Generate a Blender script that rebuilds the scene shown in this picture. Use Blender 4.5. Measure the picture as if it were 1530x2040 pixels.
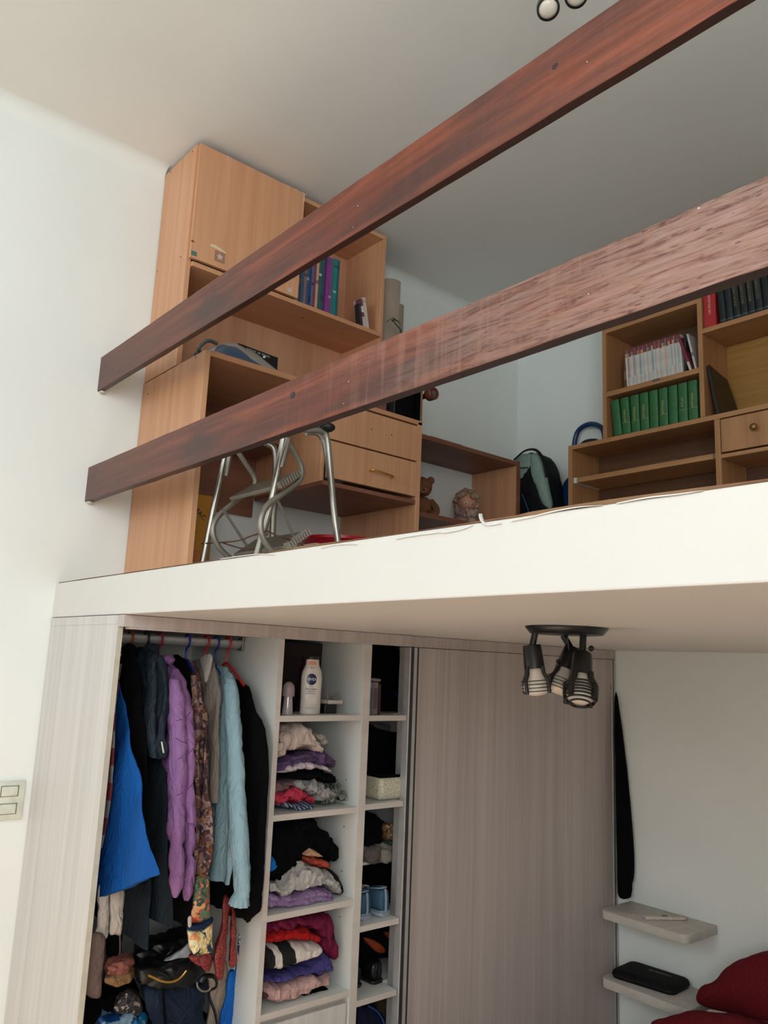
import bpy, bmesh, math, random
from mathutils import Vector, Matrix, noise
for o in list(bpy.data.objects): bpy.data.objects.remove(o, do_unlink=True)
SC = bpy.context.scene; COL = SC.collection; PI = math.pi
# ------------------------------------------------------------ camera
CF, CA, CB, CC = 1593.722945, 0.875733, 1.758569, 0.042842
CP = Vector((2.755270, -0.882959, 1.718456))
CR = Matrix.Rotation(CA,3,'Z') @ Matrix.Rotation(CB,3,'X') @ Matrix.Rotation(CC,3,'Z')
cam_d = bpy.data.cameras.new('camera'); cam = bpy.data.objects.new('camera', cam_d); COL.objects.link(cam)
cam_d.sensor_fit = 'VERTICAL'; cam_d.sensor_height = 36; cam_d.sensor_width = 27; cam_d.lens = CF/2040*36
cam_d.clip_start = .02
cam.matrix_world = Matrix.Translation(CP) @ CR.to_4x4()
SC.camera = cam
# ------------------------------------------------------------ light and exposure
SC.view_settings.view_transform = 'Standard'; SC.view_settings.look = 'None'
SC.view_settings.gamma = 1; SC.view_settings.exposure = -0.1; SC.view_settings.use_curve_mapping = False
world = bpy.data.worlds.new('sky'); SC.world = world; world.use_nodes = True
world.node_tree.nodes['Background'].inputs[0].default_value = (.75,.88,1,1)
world.node_tree.nodes['Background'].inputs[1].default_value = 1.2
WX0, WX1, WZ0, WZ1, WY = .9, 2.7, 2.2, 3.45, -3.1          # the window behind the photographer
def area(name, loc, rot, sx, sy, power, color):
    l = bpy.data.lights.new(name,'AREA'); l.shape='RECTANGLE'; l.size=sx; l.size_y=sy; l.energy=power; l.color=color
    o = bpy.data.objects.new(name,l); o.location=loc; o.rotation_euler=rot; COL.objects.link(o); return o
area('window_daylight', ((WX0+WX1)/2, WY-.12, (WZ0+WZ1)/2), (PI/2,0,0), WX1-WX0, WZ1-WZ0, 36, (.78,.93,1))
RY0, RY1, RZ0, RZ1, RX = -2.5, -1.1, 1.5, 3.3, 4.0           # the second window, in the right wall beside the photographer
area('side_daylight', (RX+.08,(RY0+RY1)/2,(RZ0+RZ1)/2), (0,PI/2,0), RZ1-RZ0, RY1-RY0, 78, (.94,.96,.97))
sun = bpy.data.lights.new('sun','SUN'); sun.energy = 15; sun.angle = .01; sun.color = (1,.96,.90)      # falls through the window onto the floor only
sun_o = bpy.data.objects.new('sun',sun); sun_o.rotation_euler = Vector((-.12,.9,-1)).to_track_quat('-Z','Y').to_euler(); COL.objects.link(sun_o)
# ------------------------------------------------------------ helpers
def at(px, py, ax, v):
    """the point seen at photo pixel (px, py) on the plane ax = v"""
    d = CR @ Vector(((px-765)/CF, -(py-1020)/CF, -1)); i = 'xyz'.index(ax)
    return CP + d*((v-CP[i])/d[i])
def lin(c): 
    c = c/255; return c/12.92 if c <= .04045 else ((c+.055)/1.055)**2.4
def rgb(r,g,b): return (lin(r),lin(g),lin(b),1)
class NT:
    def __init__(s, name):
        s.m = bpy.data.materials.new(name); s.m.use_nodes = True; s.t = s.m.node_tree; s.b = s.t.nodes['Principled BSDF']
        s.tc = s.t.nodes.new('ShaderNodeTexCoord')
    def n(s, kind, **kw):
        x = s.t.nodes.new(kind)
        for k,v in kw.items():
            if k.startswith('i_'): x.inputs[k[2:].replace('_',' ')].default_value = v
            else: setattr(x,k,v)
        return x
    def l(s,a,b): s.t.links.new(a,b)
    def mapping(s, scale, rot=(0,0,0), src='Object'):
        m = s.n('ShaderNodeMapping'); m.inputs['Scale'].default_value = scale; m.inputs['Rotation'].default_value = rot
        s.l(s.tc.outputs[src], m.inputs['Vector']); return m.outputs[0]
    def noise(s, vec, scale, detail=4, dist=0, rough=.5):
        x = s.n('ShaderNodeTexNoise', i_Scale=scale, i_Detail=detail, i_Distortion=dist, i_Roughness=rough); s.l(vec,x.inputs['Vector']); return x.outputs['Fac']
    def ramp(s, fac, stops, interp='LINEAR'):
        r = s.n('ShaderNodeValToRGB'); cr = r.color_ramp; cr.interpolation = interp
        while len(cr.elements) < len(stops): cr.elements.new(.5)
        for e,(p,c) in zip(cr.elements, stops): e.position = p; e.color = c if len(c)==4 else (*c,1)
        s.l(fac, r.inputs[0]); return r.outputs[0]
    def mix(s, fac, a, b, mode='MIX'):
        x = s.n('ShaderNodeMix', data_type='RGBA', blend_type=mode)
        if isinstance(fac,(int,float)): x.inputs[0].default_value = fac
        else: s.l(fac, x.inputs[0])
        for k,v in ((6,a),(7,b)):
            if isinstance(v,tuple): x.inputs[k].default_value = v
            else: s.l(v, x.inputs[k])
        return x.outputs[2]
    def bump(s, h, strength=.3, dist=.002):
        x = s.n('ShaderNodeBump', i_Strength=strength, i_Distance=dist); s.l(h, x.inputs['Height']); s.l(x.outputs[0], s.b.inputs['Normal'])
    def col(s, c):
        if isinstance(c,tuple): s.b.inputs['Base Color'].default_value = c
        else: s.l(c, s.b.inputs['Base Color'])
    def set(s, rough=.5, metal=0, **kw):
        s.b.inputs['Roughness'].default_value = rough; s.b.inputs['Metallic'].default_value = metal
        for k,v in kw.items(): s.b.inputs[k.replace('_',' ')].default_value = v
        return s.m
def paint(name, c, rough=.6, var=.05, scale=3, bump=.15):
    t = NT(name); v = t.mapping((1,1,1)); n1 = t.noise(v,scale,5); d = tuple(x*(1-var) for x in c[:3])+(1,); e = tuple(min(1,x*(1+var)) for x in c[:3])+(1,)
    t.col(t.ramp(n1,[(.35,d),(.65,e)])); t.bump(t.noise(v,90,3),bump,.001); return t.set(rough)
def plain(name, c, rough=.5, metal=0, **kw):
    t = NT(name); v = t.mapping((1,1,1)); n1 = t.noise(v,25,3); d = tuple(x*.9 for x in c[:3])+(1,)
    t.col(t.ramp(n1,[(.4,d),(.6,c)])); return t.set(rough,metal,**kw)
def cloth(name, c, rough=.9, weave=600, var=.18, sheen=.0, wr=.5):
    """woven cloth: fine weave over small creases"""
    t = NT(name); v = t.mapping((1,1,1)); n1 = t.noise(v,14,4); d = tuple(x*(1-var) for x in c[:3])+(1,)
    t.col(t.ramp(n1,[(.3,d),(.7,c)])); w = t.noise(v,weave,2)
    cr = t.noise(t.mapping((1,1,.45)),24,3,1.6); rd = t.n('ShaderNodeMath',operation='ABSOLUTE'); sb = t.n('ShaderNodeMath',operation='SUBTRACT'); t.l(cr,sb.inputs[0]); sb.inputs[1].default_value=.5; t.l(sb.outputs[0],rd.inputs[0])
    b1 = t.n('ShaderNodeBump', i_Strength=wr, i_Distance=.03); t.l(rd.outputs[0],b1.inputs['Height'])
    b2 = t.n('ShaderNodeBump', i_Strength=.3, i_Distance=.001); t.l(w,b2.inputs['Height']); t.l(b1.outputs[0],b2.inputs['Normal']); t.l(b2.outputs[0],t.b.inputs['Normal'])
    m = t.set(rough); t.b.inputs['Sheen Weight'].default_value = sheen; t.b.inputs['Specular IOR Level'].default_value = .25; return m
def laminate(name, a, b, scale=(60,60,1.6), rough=.45, mott=.5, bump=.1):
    """board with fine streaks along the axis whose scale is small"""
    t = NT(name); v = t.mapping(scale); f1 = t.noise(v,1,6,.3,.65); v2 = t.mapping(tuple(x*.25 for x in scale)); f2 = t.noise(v2,1,3,.8)
    m = t.n('ShaderNodeMath', operation='ADD'); t.l(f1,m.inputs[0]); t.l(f2,m.inputs[1])
    k = t.n('ShaderNodeMath', operation='MULTIPLY'); t.l(m.outputs[0],k.inputs[0]); k.inputs[1].default_value=.5
    t.col(t.ramp(k.outputs[0],[(.38,a),(.62,b)])); t.bump(f1,bump,.001); return t.set(rough)
def patch(name, cols, scale=18, rough=.9, dist=.3, stretch=(1,1,1)):
    """printed fabric: irregular patches of several colours"""
    t = NT(name); v = t.mapping(stretch)
    nz = t.n('ShaderNodeTexNoise', i_Scale=scale*.8, i_Detail=3.0); t.l(v,nz.inputs['Vector'])
    mx = t.n('ShaderNodeMix', data_type='VECTOR'); mx.inputs[0].default_value = dist*.25
    t.l(v,mx.inputs[4]); t.l(nz.outputs['Color'],mx.inputs[5])
    vo = t.n('ShaderNodeTexVoronoi', i_Scale=scale); t.l(mx.outputs[1],vo.inputs['Vector'])
    sp = t.n('ShaderNodeSeparateColor'); t.l(vo.outputs['Color'],sp.inputs[0])
    n = len(cols); t.col(t.ramp(sp.outputs[0],[(i/n,c) for i,c in enumerate(cols)],'CONSTANT')); return t.set(rough)
def stripes(name, axis, stops, period, rough=.9, offset=0.0, lean=0.0):
    """stripes repeating along an axis; stops are (position 0..1, colour)"""
    t = NT(name); s = t.n('ShaderNodeSeparateXYZ'); t.l(t.tc.outputs['Object'],s.inputs[0])
    m = t.n('ShaderNodeMath', operation='MULTIPLY_ADD'); t.l(s.outputs['xyz'.index(axis)],m.inputs[0]); m.inputs[1].default_value=1/period; m.inputs[2].default_value=offset
    o = m.outputs[0]
    if lean:
        k = t.n('ShaderNodeMath', operation='MULTIPLY_ADD'); t.l(s.outputs[2],k.inputs[0]); k.inputs[1].default_value=lean/period; t.l(o,k.inputs[2]); o = k.outputs[0]
    fr = t.n('ShaderNodeMath', operation='FRACT'); t.l(o,fr.inputs[0])
    t.col(t.ramp(fr.outputs[0],stops,'CONSTANT')); return t.set(rough)
# ---- mesh helpers: bmeshes in world coordinates, linked as one object each
def wloc(o):
    v = Vector((0,0,0))
    while o: v += o.location; o = o.parent
    return v
def obj(name, bm, mat, parent=None, smooth=False, loc=None):
    base = wloc(parent) if parent else Vector((0,0,0))
    own = Vector((0,0,0))
    if parent is None and loc is not None: own = Vector(loc); base = own
    for v in bm.verts: v.co -= base
    me = bpy.data.meshes.new(name); bm.normal_update(); bm.to_mesh(me); bm.free()
    if isinstance(mat,(list,tuple)):
        for m in mat: me.materials.append(m)
    else: me.materials.append(mat)
    if smooth:
        for p in me.polygons: p.use_smooth = True
        me.set_sharp_from_angle(angle=math.radians(smooth if smooth is not True else 60))
    o = bpy.data.objects.new(name,me); COL.objects.link(o); o.parent = parent
    if parent is None: o.location = own
    return o
def thing(name, label, cat, loc, group=None):
    o = bpy.data.objects.new(name,None); COL.objects.link(o); o.location = loc; o.empty_display_size=.05
    o['label']=label; o['category']=cat
    if group: o['group']=group
    return o
def tag(o,label,cat,group=None):
    o['label']=label; o['category']=cat
    if group: o['group']=group
    return o
def struct(o,label=None):
    o['kind']='structure'
    if label: o['label']=label
    return o
def add_box(bm, x0,x1,y0,y1,z0,z1, bev=0, seg=2, M=None, mi=0):
    t = bmesh.new(); bmesh.ops.create_cube(t,size=1)
    for v in t.verts: v.co = Vector((x0+(v.co.x+.5)*(x1-x0), y0+(v.co.y+.5)*(y1-y0), z0+(v.co.z+.5)*(z1-z0)))
    if bev: bmesh.ops.bevel(t,geom=t.edges[:],offset=bev,segments=seg,profile=.5,affect='EDGES')
    if M is not None: bmesh.ops.transform(t,matrix=M,verts=t.verts)
    for f in t.faces: f.material_index = mi
    me = bpy.data.meshes.new('t'); t.to_mesh(me); t.free(); bm.from_mesh(me); bpy.data.meshes.remove(me)
    return bm
def box(x0,x1,y0,y1,z0,z1,bev=.0012,seg=1,M=None): return add_box(bmesh.new(),x0,x1,y0,y1,z0,z1,bev,seg,M)
def smooth_path(pts, n=8):
    P = [Vector(p) for p in pts]
    if len(P)<3: return P
    out=[]
    for i in range(len(P)-1):
        a=P[max(i-1,0)]; b=P[i]; c=P[i+1]; d=P[min(i+2,len(P)-1)]
        for k in range(n):
            t=k/n; out.append(.5*((2*b)+(c-a)*t+(2*a-5*b+4*c-d)*t*t+(3*b-a-3*c+d)*t**3))
    return out+[P[-1]]
def add_tube(bm, pts, r, n=12, smooth=0, cap=True, flat=1.0, mi=0):
    P = smooth_path(pts,smooth) if smooth else [Vector(p) for p in pts]
    rs = r if isinstance(r,(list,tuple)) else None
    up=None; rings=[]
    for i,p in enumerate(P):
        d=(P[min(i+1,len(P)-1)]-P[max(i-1,0)]).normalized()
        if up is None: up = d.orthogonal().normalized()
        up=(up-d*up.dot(d)).normalized(); s=d.cross(up)
        if rs: 
            q=i/(len(P)-1)*(len(rs)-1); k=min(int(q),len(rs)-2); rr=rs[k]+(rs[k+1]-rs[k])*(q-k)
        else: rr=r
        rings.append([bm.verts.new(p+up*math.cos(2*PI*k/n)*rr+s*math.sin(2*PI*k/n)*rr*flat) for k in range(n)])
    for a,b in zip(rings,rings[1:]):
        for k in range(n): 
            f=bm.faces.new((a[k],a[(k+1)%n],b[(k+1)%n],b[k])); f.material_index=mi
    if cap:
        bm.faces.new(rings[0][::-1]).material_index=mi; bm.faces.new(rings[-1]).material_index=mi
    return bm
def tube(pts,r,n=12,smooth=0,flat=1.0): return add_tube(bmesh.new(),pts,r,n,smooth,True,flat)
def add_lathe(bm, prof, M=Matrix(), n=28, mi=0):
    """profile of (radius, height) turned about local Z"""
    rings=[]
    for r,z in prof:
        if r<1e-6: rings.append([bm.verts.new(M@Vector((0,0,z)))])
        else: rings.append([bm.verts.new(M@Vector((r*math.cos(2*PI*k/n),r*math.sin(2*PI*k/n),z))) for k in range(n)])
    for a,b in zip(rings,rings[1:]):
        for k in range(n):
            k2=(k+1)%n
            if len(a)==1 and len(b)==1: continue
            if len(a)==1: f=bm.faces.new((a[0],b[k2],b[k]))
            elif len(b)==1: f=bm.faces.new((a[k],a[k2],b[0]))
            else: f=bm.faces.new((a[k],a[k2],b[k2],b[k]))
            f.material_index=mi
    return bm
def lathe(prof,M=Matrix(),n=28): return add_lathe(bmesh.new(),prof,M,n)
def frame(o, z, x=None):
    """matrix at o with local Z along z"""
    z=Vector(z).normalized(); x=Vector(x) if x is not None else z.orthogonal(); x=(x-z*x.dot(z)).normalized(); y=z.cross(x)
    return Matrix(((x.x,y.x,z.x,o[0]),(x.y,y.y,z.y,o[1]),(x.z,y.z,z.z,o[2]),(0,0,0,1)))
def add_prism(bm, pts, depth, bev=0):
    """closed 3-D outline pushed along the vector depth"""
    D=Vector(depth); a=[bm.verts.new(Vector(p)) for p in pts]; b=[bm.verts.new(Vector(p)+D) for p in pts]
    n=len(pts); bm.faces.new(a); bm.faces.new(b[::-1])
    for k in range(n): bm.faces.new((a[(k+1)%n],a[k],b[k],b[(k+1)%n]))
    bmesh.ops.recalc_face_normals(bm,faces=bm.faces)
    if bev: bmesh.ops.bevel(bm,geom=[e for e in bm.edges],offset=bev,segments=2,profile=.5,affect='EDGES')
    return bm
def prism(pts,depth,bev=0): return add_prism(bmesh.new(),pts,depth,bev)
def ball(c, r, n=20, jit=0, seed=0, M=None):
    bm=bmesh.new(); bmesh.ops.create_uvsphere(bm,u_segments=n,v_segments=max(8,n*2//3),radius=1)
    r = (r,r,r) if isinstance(r,(int,float)) else r
    for v in bm.verts:
        p=v.co.copy(); k=1+jit*noise.noise(p*2.2+Vector((seed*7.3,seed*3.1,seed)))
        v.co=Vector((p.x*r[0]*k,p.y*r[1]*k,p.z*r[2]*k))
        if M is not None: v.co=M.to_3x3()@v.co
        v.co+=Vector(c)
    return bm
def merge(bms):
    out=bmesh.new()
    for b in bms:
        me=bpy.data.meshes.new('t'); b.to_mesh(me); b.free(); out.from_mesh(me); bpy.data.meshes.remove(me)
    return out
def crumple(bm, amp, freq, seed=0, stretch=(1,1,1)):
    bm.normal_update(); s=Vector((seed*13.7,seed*5.3,seed*2.9))
    new=[]
    for v in bm.verts:
        p=Vector((v.co.x*stretch[0],v.co.y*stretch[1],v.co.z*stretch[2]))*freq+s
        n1=noise.noise(p*.8+s); k=.8*noise.noise(p)+.4*noise.noise(p*2.1)-1.6*max(0,.16-abs(n1))/.16*.45-.35*max(0,.12-abs(noise.noise(p*1.9+s*2)))/.12
        new.append(v.co+v.normal*amp*k)
    for v,c in zip(bm.verts,new): v.co=c
    return bm
def interp(pts,t):
    """piecewise smooth through pts [(u,v)..] at u = t"""
    if t<=pts[0][0]: return pts[0][1]
    for (a,va),(b,vb) in zip(pts,pts[1:]):
        if t<=b:
            q=(t-a)/(b-a) if b>a else 0; q=q*q*(3-2*q)*.5+q*.5; return va+(vb-va)*q
    return pts[-1][1]
def band(top, bot, xf, xb, amp=.004, freq=22, seed=0, layers=1, plane='x', N=84, K=44):
    """a folded or heaped cloth: its front outline lies between the pixel polylines top and bottom on the plane x = xf, its body reaches back to xb"""
    ax = plane; T=[at(a,b,ax,xf) for a,b in top]; B=[at(a,b,ax,xf) for a,b in bot]
    j=1 if ax=='x' else 0
    T=sorted([(p[j],p.z) for p in T]); B=sorted([(p[j],p.z) for p in B])
    u0=min(T[0][0],B[0][0]); u1=max(T[-1][0],B[-1][0]); bm=bmesh.new(); rings=[]
    for i in range(N+1):
        q=i/N; u=u0+(u1-u0)*(.5-.5*math.cos(PI*q)); zt=interp(T,u); zb=interp(B,u)
        if zt<zb+.002: m=(zt+zb)/2; zt=m+.001; zb=m-.001
        e=min(1,4*min(q,1-q)+.25); c=(zt+zb)/2; h=(zt-zb)/2*min(1,e+.2); ring=[]
        for k in range(K):
            a=2*PI*k/K; ca,sa=math.cos(a),math.sin(a)
            sx=math.copysign(abs(ca)**.55,ca); sz=math.copysign(abs(sa)**.62,sa)
            lay=0
            if layers>1 and ca>0: lay=-.010*abs(math.sin(PI*layers*(sz*.5+.5)+.0))**.5+.010
            hd=abs(xf-xb)/2*(.85+.15*e); cx=xf-(xf-xb)/2
            s=1 if xf>xb else -1
            x=cx+s*sx*hd-(s*lay if layers>1 else 0)-s*(1-e)*.02
            ring.append(bm.verts.new((x,u,c+sz*h) if ax=='x' else (u,x,c+sz*h)))
        rings.append(ring)
    for a,b in zip(rings,rings[1:]):
        for k in range(K): bm.faces.new((a[k],a[(k+1)%K],b[(k+1)%K],b[k]))
    bm.faces.new(rings[0]); bm.faces.new(rings[-1]); bmesh.ops.recalc_face_normals(bm,faces=bm.faces)
    return crumple(bm,amp,freq,seed,(.5,1,1.3))
def closed_curve(pts,n=6):
    P=[Vector(p) for p in pts]; m=len(P); out=[]
    for i in range(m):
        a,b,c,d=P[i-1],P[i],P[(i+1)%m],P[(i+2)%m]
        for k in range(n):
            t=k/n; out.append(.5*((2*b)+(c-a)*t+(2*a-5*b+4*c-d)*t*t+(3*b-a-3*c+d)*t**3))
    return out
def puff(pts, n, depth, amp=.003, freq=20, seed=0, sm=5, rim=.25, front=.05):
    """a soft body: closed outline pts (3-D, about star-shaped), bulging towards n and reaching depth behind"""
    n=Vector(n).normalized(); P=closed_curve(pts,sm) if sm else [Vector(p) for p in pts]
    c=sum(P,Vector())/len(P); bm=bmesh.new()
    lv=[(-depth,.5),(-depth,.85),(-depth*.85,.95),(-depth*.5,1),(-depth*rim,1),(-depth*.08,.96),(front*.3,.90),(front*.45,.82),(front*.62,.72),(front*.76,.60),(front*.88,.46),(front*.95,.32),(front*.99,.16)]
    rings=[[bm.verts.new(c+(p-c)*s+n*t) for p in P] for t,s in lv]; m=len(P)
    for a,b in zip(rings,rings[1:]):
        for k in range(m): bm.faces.new((a[k],a[(k+1)%m],b[(k+1)%m],b[k]))
    f=bm.verts.new(c+n*front); bk=bm.verts.new(c-n*depth)
    for k in range(m): bm.faces.new((rings[-1][k],rings[-1][(k+1)%m],f)); bm.faces.new((rings[0][(k+1)%m],rings[0][k],bk))
    bmesh.ops.recalc_face_normals(bm,faces=bm.faces)
    return crumple(bm,amp,freq,seed)
def pxs(pts,ax,v): return [at(a,b,ax,v) for a,b in pts]
def Z7(p): return [(500+x/4.371,1250+y/4.371) for x,y in p]
def Z8(p): return [(500+x/4.371,1640+y/4.371) for x,y in p]
def Z6(p): return [(150+x/3.732,1600+y/3.732) for x,y in p]
def Z5(p): return [(150+x/3.732,1200+y/3.732) for x,y in p]
FONT_CACHE={}
def text(name, s, size, origin, right, up, mat, parent, depth=.0006, bend=None, align='CENTER', xs=1.0):
    cu=bpy.data.curves.new('t','FONT'); cu.body=s; cu.size=size; cu.align_x=align; cu.align_y='CENTER'; cu.extrude=depth; cu.resolution_u=2
    ob=bpy.data.objects.new('t',cu); COL.objects.link(ob); bpy.context.view_layer.update()
    me=bpy.data.meshes.new_from_object(ob.evaluated_get(bpy.context.evaluated_depsgraph_get())); bpy.data.objects.remove(ob)
    bm=bmesh.new(); bm.from_mesh(me); bpy.data.meshes.remove(me)
    r=Vector(right).normalized(); u=Vector(up).normalized(); n=r.cross(u); o=Vector(origin)
    for v in bm.verts:
        x,y,z=v.co; x*=xs
        if bend: th=x/bend; v.co=o+r*(math.sin(th)*(bend+z))+n*((math.cos(th)-1)*bend+z*math.cos(th))+u*y
        else: v.co=o+r*x+u*y+n*z
    return obj(name,bm,mat,parent)
def copy_tree(o, delta=(0,0,0), parent=None, label=None):
    c=o.copy(); COL.objects.link(c); c.parent=parent
    if parent is None: c.location=o.location+Vector(delta)
    if label: c['label']=label
    for ch in list(o.children): copy_tree(ch,parent=c)
    return c
# ------------------------------------------------------------ materials
M_wall = paint('wall_paint', rgb(233,236,232), .55, .03, 1.6)
M_ceil = paint('ceiling_paint', rgb(234,232,226), .7, .03, 1.1)
M_slab = paint('loft_paint', rgb(216,212,206), .5, .015, 2, .25)
def beam_mat():
    t=NT('stained_beam'); g=t.noise(t.mapping((.9,9,16)),2.0,7,1.0,.58)
    base=t.ramp(g,[(.25,rgb(66,30,20)),(.45,rgb(104,48,30)),(.58,rgb(126,62,40)),(.78,rgb(146,78,52))])
    g2=t.noise(t.mapping((1.1,5,6)),1.7,4,.8); base=t.mix(t.ramp(g2,[(.50,(0,0,0,1)),(.68,(.8,.8,.8,1))]),base,rgb(60,38,36))
    sx=t.n('ShaderNodeSeparateXYZ'); t.l(t.tc.outputs['Object'],sx.inputs[0])
    def along(a,b,amp,sc,top):
        wn=t.noise(t.mapping((sc,8,8)),1.5,5); ad=t.n('ShaderNodeMath',operation='MULTIPLY_ADD'); t.l(wn,ad.inputs[0]); ad.inputs[1].default_value=amp; t.l(sx.outputs[0],ad.inputs[2])
        m=t.n('ShaderNodeMapRange'); t.l(ad.outputs[0],m.inputs[0]); m.inputs[1].default_value=a; m.inputs[2].default_value=b; m.inputs[4].default_value=top; return m.outputs[0]
    # grey reflection painted at the wall end; window sheen painted over bleached wear mid-room
    inv=t.n('ShaderNodeMath',operation='SUBTRACT'); inv.inputs[0].default_value=.62; t.l(along(.3,1.7,.5,2.,.62),inv.inputs[1])
    base=t.mix(inv.outputs[0],base,rgb(74,58,54))
    at_=t.n('ShaderNodeAttribute',attribute_type='OBJECT',attribute_name='wear_sheen'); mu=t.n('ShaderNodeMath',operation='MULTIPLY'); t.l(along(1.72,2.5,.6,3.,.72),mu.inputs[0]); t.l(at_.outputs['Fac'],mu.inputs[1])
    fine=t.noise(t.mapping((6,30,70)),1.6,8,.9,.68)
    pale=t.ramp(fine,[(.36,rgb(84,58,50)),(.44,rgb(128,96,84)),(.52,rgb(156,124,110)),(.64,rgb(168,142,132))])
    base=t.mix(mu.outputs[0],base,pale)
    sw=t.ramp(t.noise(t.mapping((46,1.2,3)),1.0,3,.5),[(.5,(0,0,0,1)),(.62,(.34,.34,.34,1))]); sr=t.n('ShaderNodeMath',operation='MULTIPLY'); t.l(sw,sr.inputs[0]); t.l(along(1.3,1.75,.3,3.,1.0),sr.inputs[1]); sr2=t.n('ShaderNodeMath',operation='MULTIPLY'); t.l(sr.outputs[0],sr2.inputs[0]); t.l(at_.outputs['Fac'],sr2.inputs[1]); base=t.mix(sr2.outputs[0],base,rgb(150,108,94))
    # dark pits stretched along the grain
    vp=t.n('ShaderNodeTexVoronoi',i_Scale=1.0); t.l(t.mapping((30,60,130)),vp.inputs['Vector']); lt=t.n('ShaderNodeMath',operation='LESS_THAN'); t.l(vp.outputs['Distance'],lt.inputs[0]); lt.inputs[1].default_value=.17
    ms=t.n('ShaderNodeMath',operation='GREATER_THAN'); t.l(t.noise(t.mapping((4,10,20)),1.5,3),ms.inputs[0]); ms.inputs[1].default_value=.50
    m1=t.n('ShaderNodeMath',operation='MULTIPLY'); t.l(lt.outputs[0],m1.inputs[0]); t.l(ms.outputs[0],m1.inputs[1])
    m3=t.n('ShaderNodeMath',operation='MULTIPLY'); t.l(m1.outputs[0],m3.inputs[0]); t.l(mu.outputs[0],m3.inputs[1]); base=t.mix(m3.outputs[0],base,rgb(70,46,42))
    # paint specks
    vo=t.n('ShaderNodeTexVoronoi',i_Scale=38.0); t.l(t.mapping((1,1,1)),vo.inputs['Vector'])
    sp=t.n('ShaderNodeMath',operation='LESS_THAN'); t.l(vo.outputs['Distance'],sp.inputs[0]); sp.inputs[1].default_value=.05
    bg=t.n('ShaderNodeMath',operation='GREATER_THAN'); t.l(t.noise(t.mapping((1,1,1)),9,2),bg.inputs[0]); bg.inputs[1].default_value=.62
    mm=t.n('ShaderNodeMath',operation='MULTIPLY'); t.l(sp.outputs[0],mm.inputs[0]); t.l(bg.outputs[0],mm.inputs[1])
    t.col(t.mix(mm.outputs[0],base,rgb(225,215,200)))
    saw=t.noise(t.mapping((70,2,5)),1.0,3,.4); h=t.n('ShaderNodeMath',operation='MULTIPLY_ADD'); t.l(saw,h.inputs[0]); h.inputs[1].default_value=.5; t.l(fine,h.inputs[2])
    t.bump(h.outputs[0],.45,.0012); return t.set(.45,**{'Coat_Weight':.12,'Coat_Roughness':.25,'Specular_IOR_Level':.35})
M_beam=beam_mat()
M_lam  = laminate('streaked_laminate', rgb(196,190,186), rgb(212,208,203), (70,70,1.3), .42, bump=.03)
M_lamd = laminate('streaked_laminate_door', rgb(176,163,158), rgb(196,184,178), (70,70,1.3), .45, bump=.03)
M_lame = plain('laminate_edge', rgb(196,190,174), .5)
M_lamw = paint('white_melamine', rgb(214,216,212), .5, .015, 3, .03)
M_shelfedge = laminate('shelf_edge', rgb(194,184,176), rgb(212,204,196), (20,2,20), .5)
M_alu = plain('brushed_aluminium', rgb(186,184,184), .35, .35)
M_aludark = plain('dark_groove', rgb(70,66,66), .5, .6)
M_beech = laminate('beech_veneer', rgb(198,142,104), rgb(214,160,120), (60,60,1.5), .42, bump=.05)
M_beechH = laminate('beech_veneer_lying', rgb(194,138,100), rgb(208,154,114), (60,1.5,60), .42, bump=.05)
M_beechback = laminate('beech_backboard', rgb(186,134,102), rgb(206,156,122), (30,30,1.2), .5, bump=.03)
M_oak = laminate('oak_veneer', rgb(160,112,72), rgb(186,136,92), (50,50,2.2), .5, bump=.08)
M_oakH = laminate('oak_veneer_lying', rgb(160,112,72), rgb(186,136,92), (2.2,50,50), .5, bump=.08)
M_ply = laminate('plywood_back', rgb(150,108,48), rgb(180,134,66), (2,30,30), .6, bump=.05)
M_oakdark = laminate('oak_shade_board', rgb(84,54,34), rgb(108,72,46), (2.2,50,50), .55)  # darker oak: shade of the open compartments is put into the colour
M_brown = laminate('reddish_brown_board', rgb(112,68,52), rgb(142,92,70), (30,2,30), .5)
M_brass = plain('brass', rgb(226,178,92), .25, .95)
M_black = plain('black_plastic', rgb(22,22,24), .4)
M_blackgloss = plain('black_gloss', rgb(14,14,16), .18)
M_blackmat = cloth('black_cloth', rgb(9,9,12), 1, 500, .3, 0); M_blackmat.node_tree.nodes['Principled BSDF'].inputs['Specular IOR Level'].default_value=.12
M_chrome = plain('tube_steel', rgb(176,170,160), .32, .9)
M_steelold = plain('aged_aluminium', rgb(150,142,130), .45, .7)
M_screw = plain('screw_hole', rgb(60,34,22), .7)
M_white = plain('white_plastic', rgb(226,226,220), .4)
M_cream = plain('cream_plastic', rgb(214,216,200), .4)
M_paper = plain('paper_pages', rgb(216,206,188), .9)
M_card = laminate('cardboard_edge', rgb(126,92,66), rgb(158,120,88), (6,30,30), .8)
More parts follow.
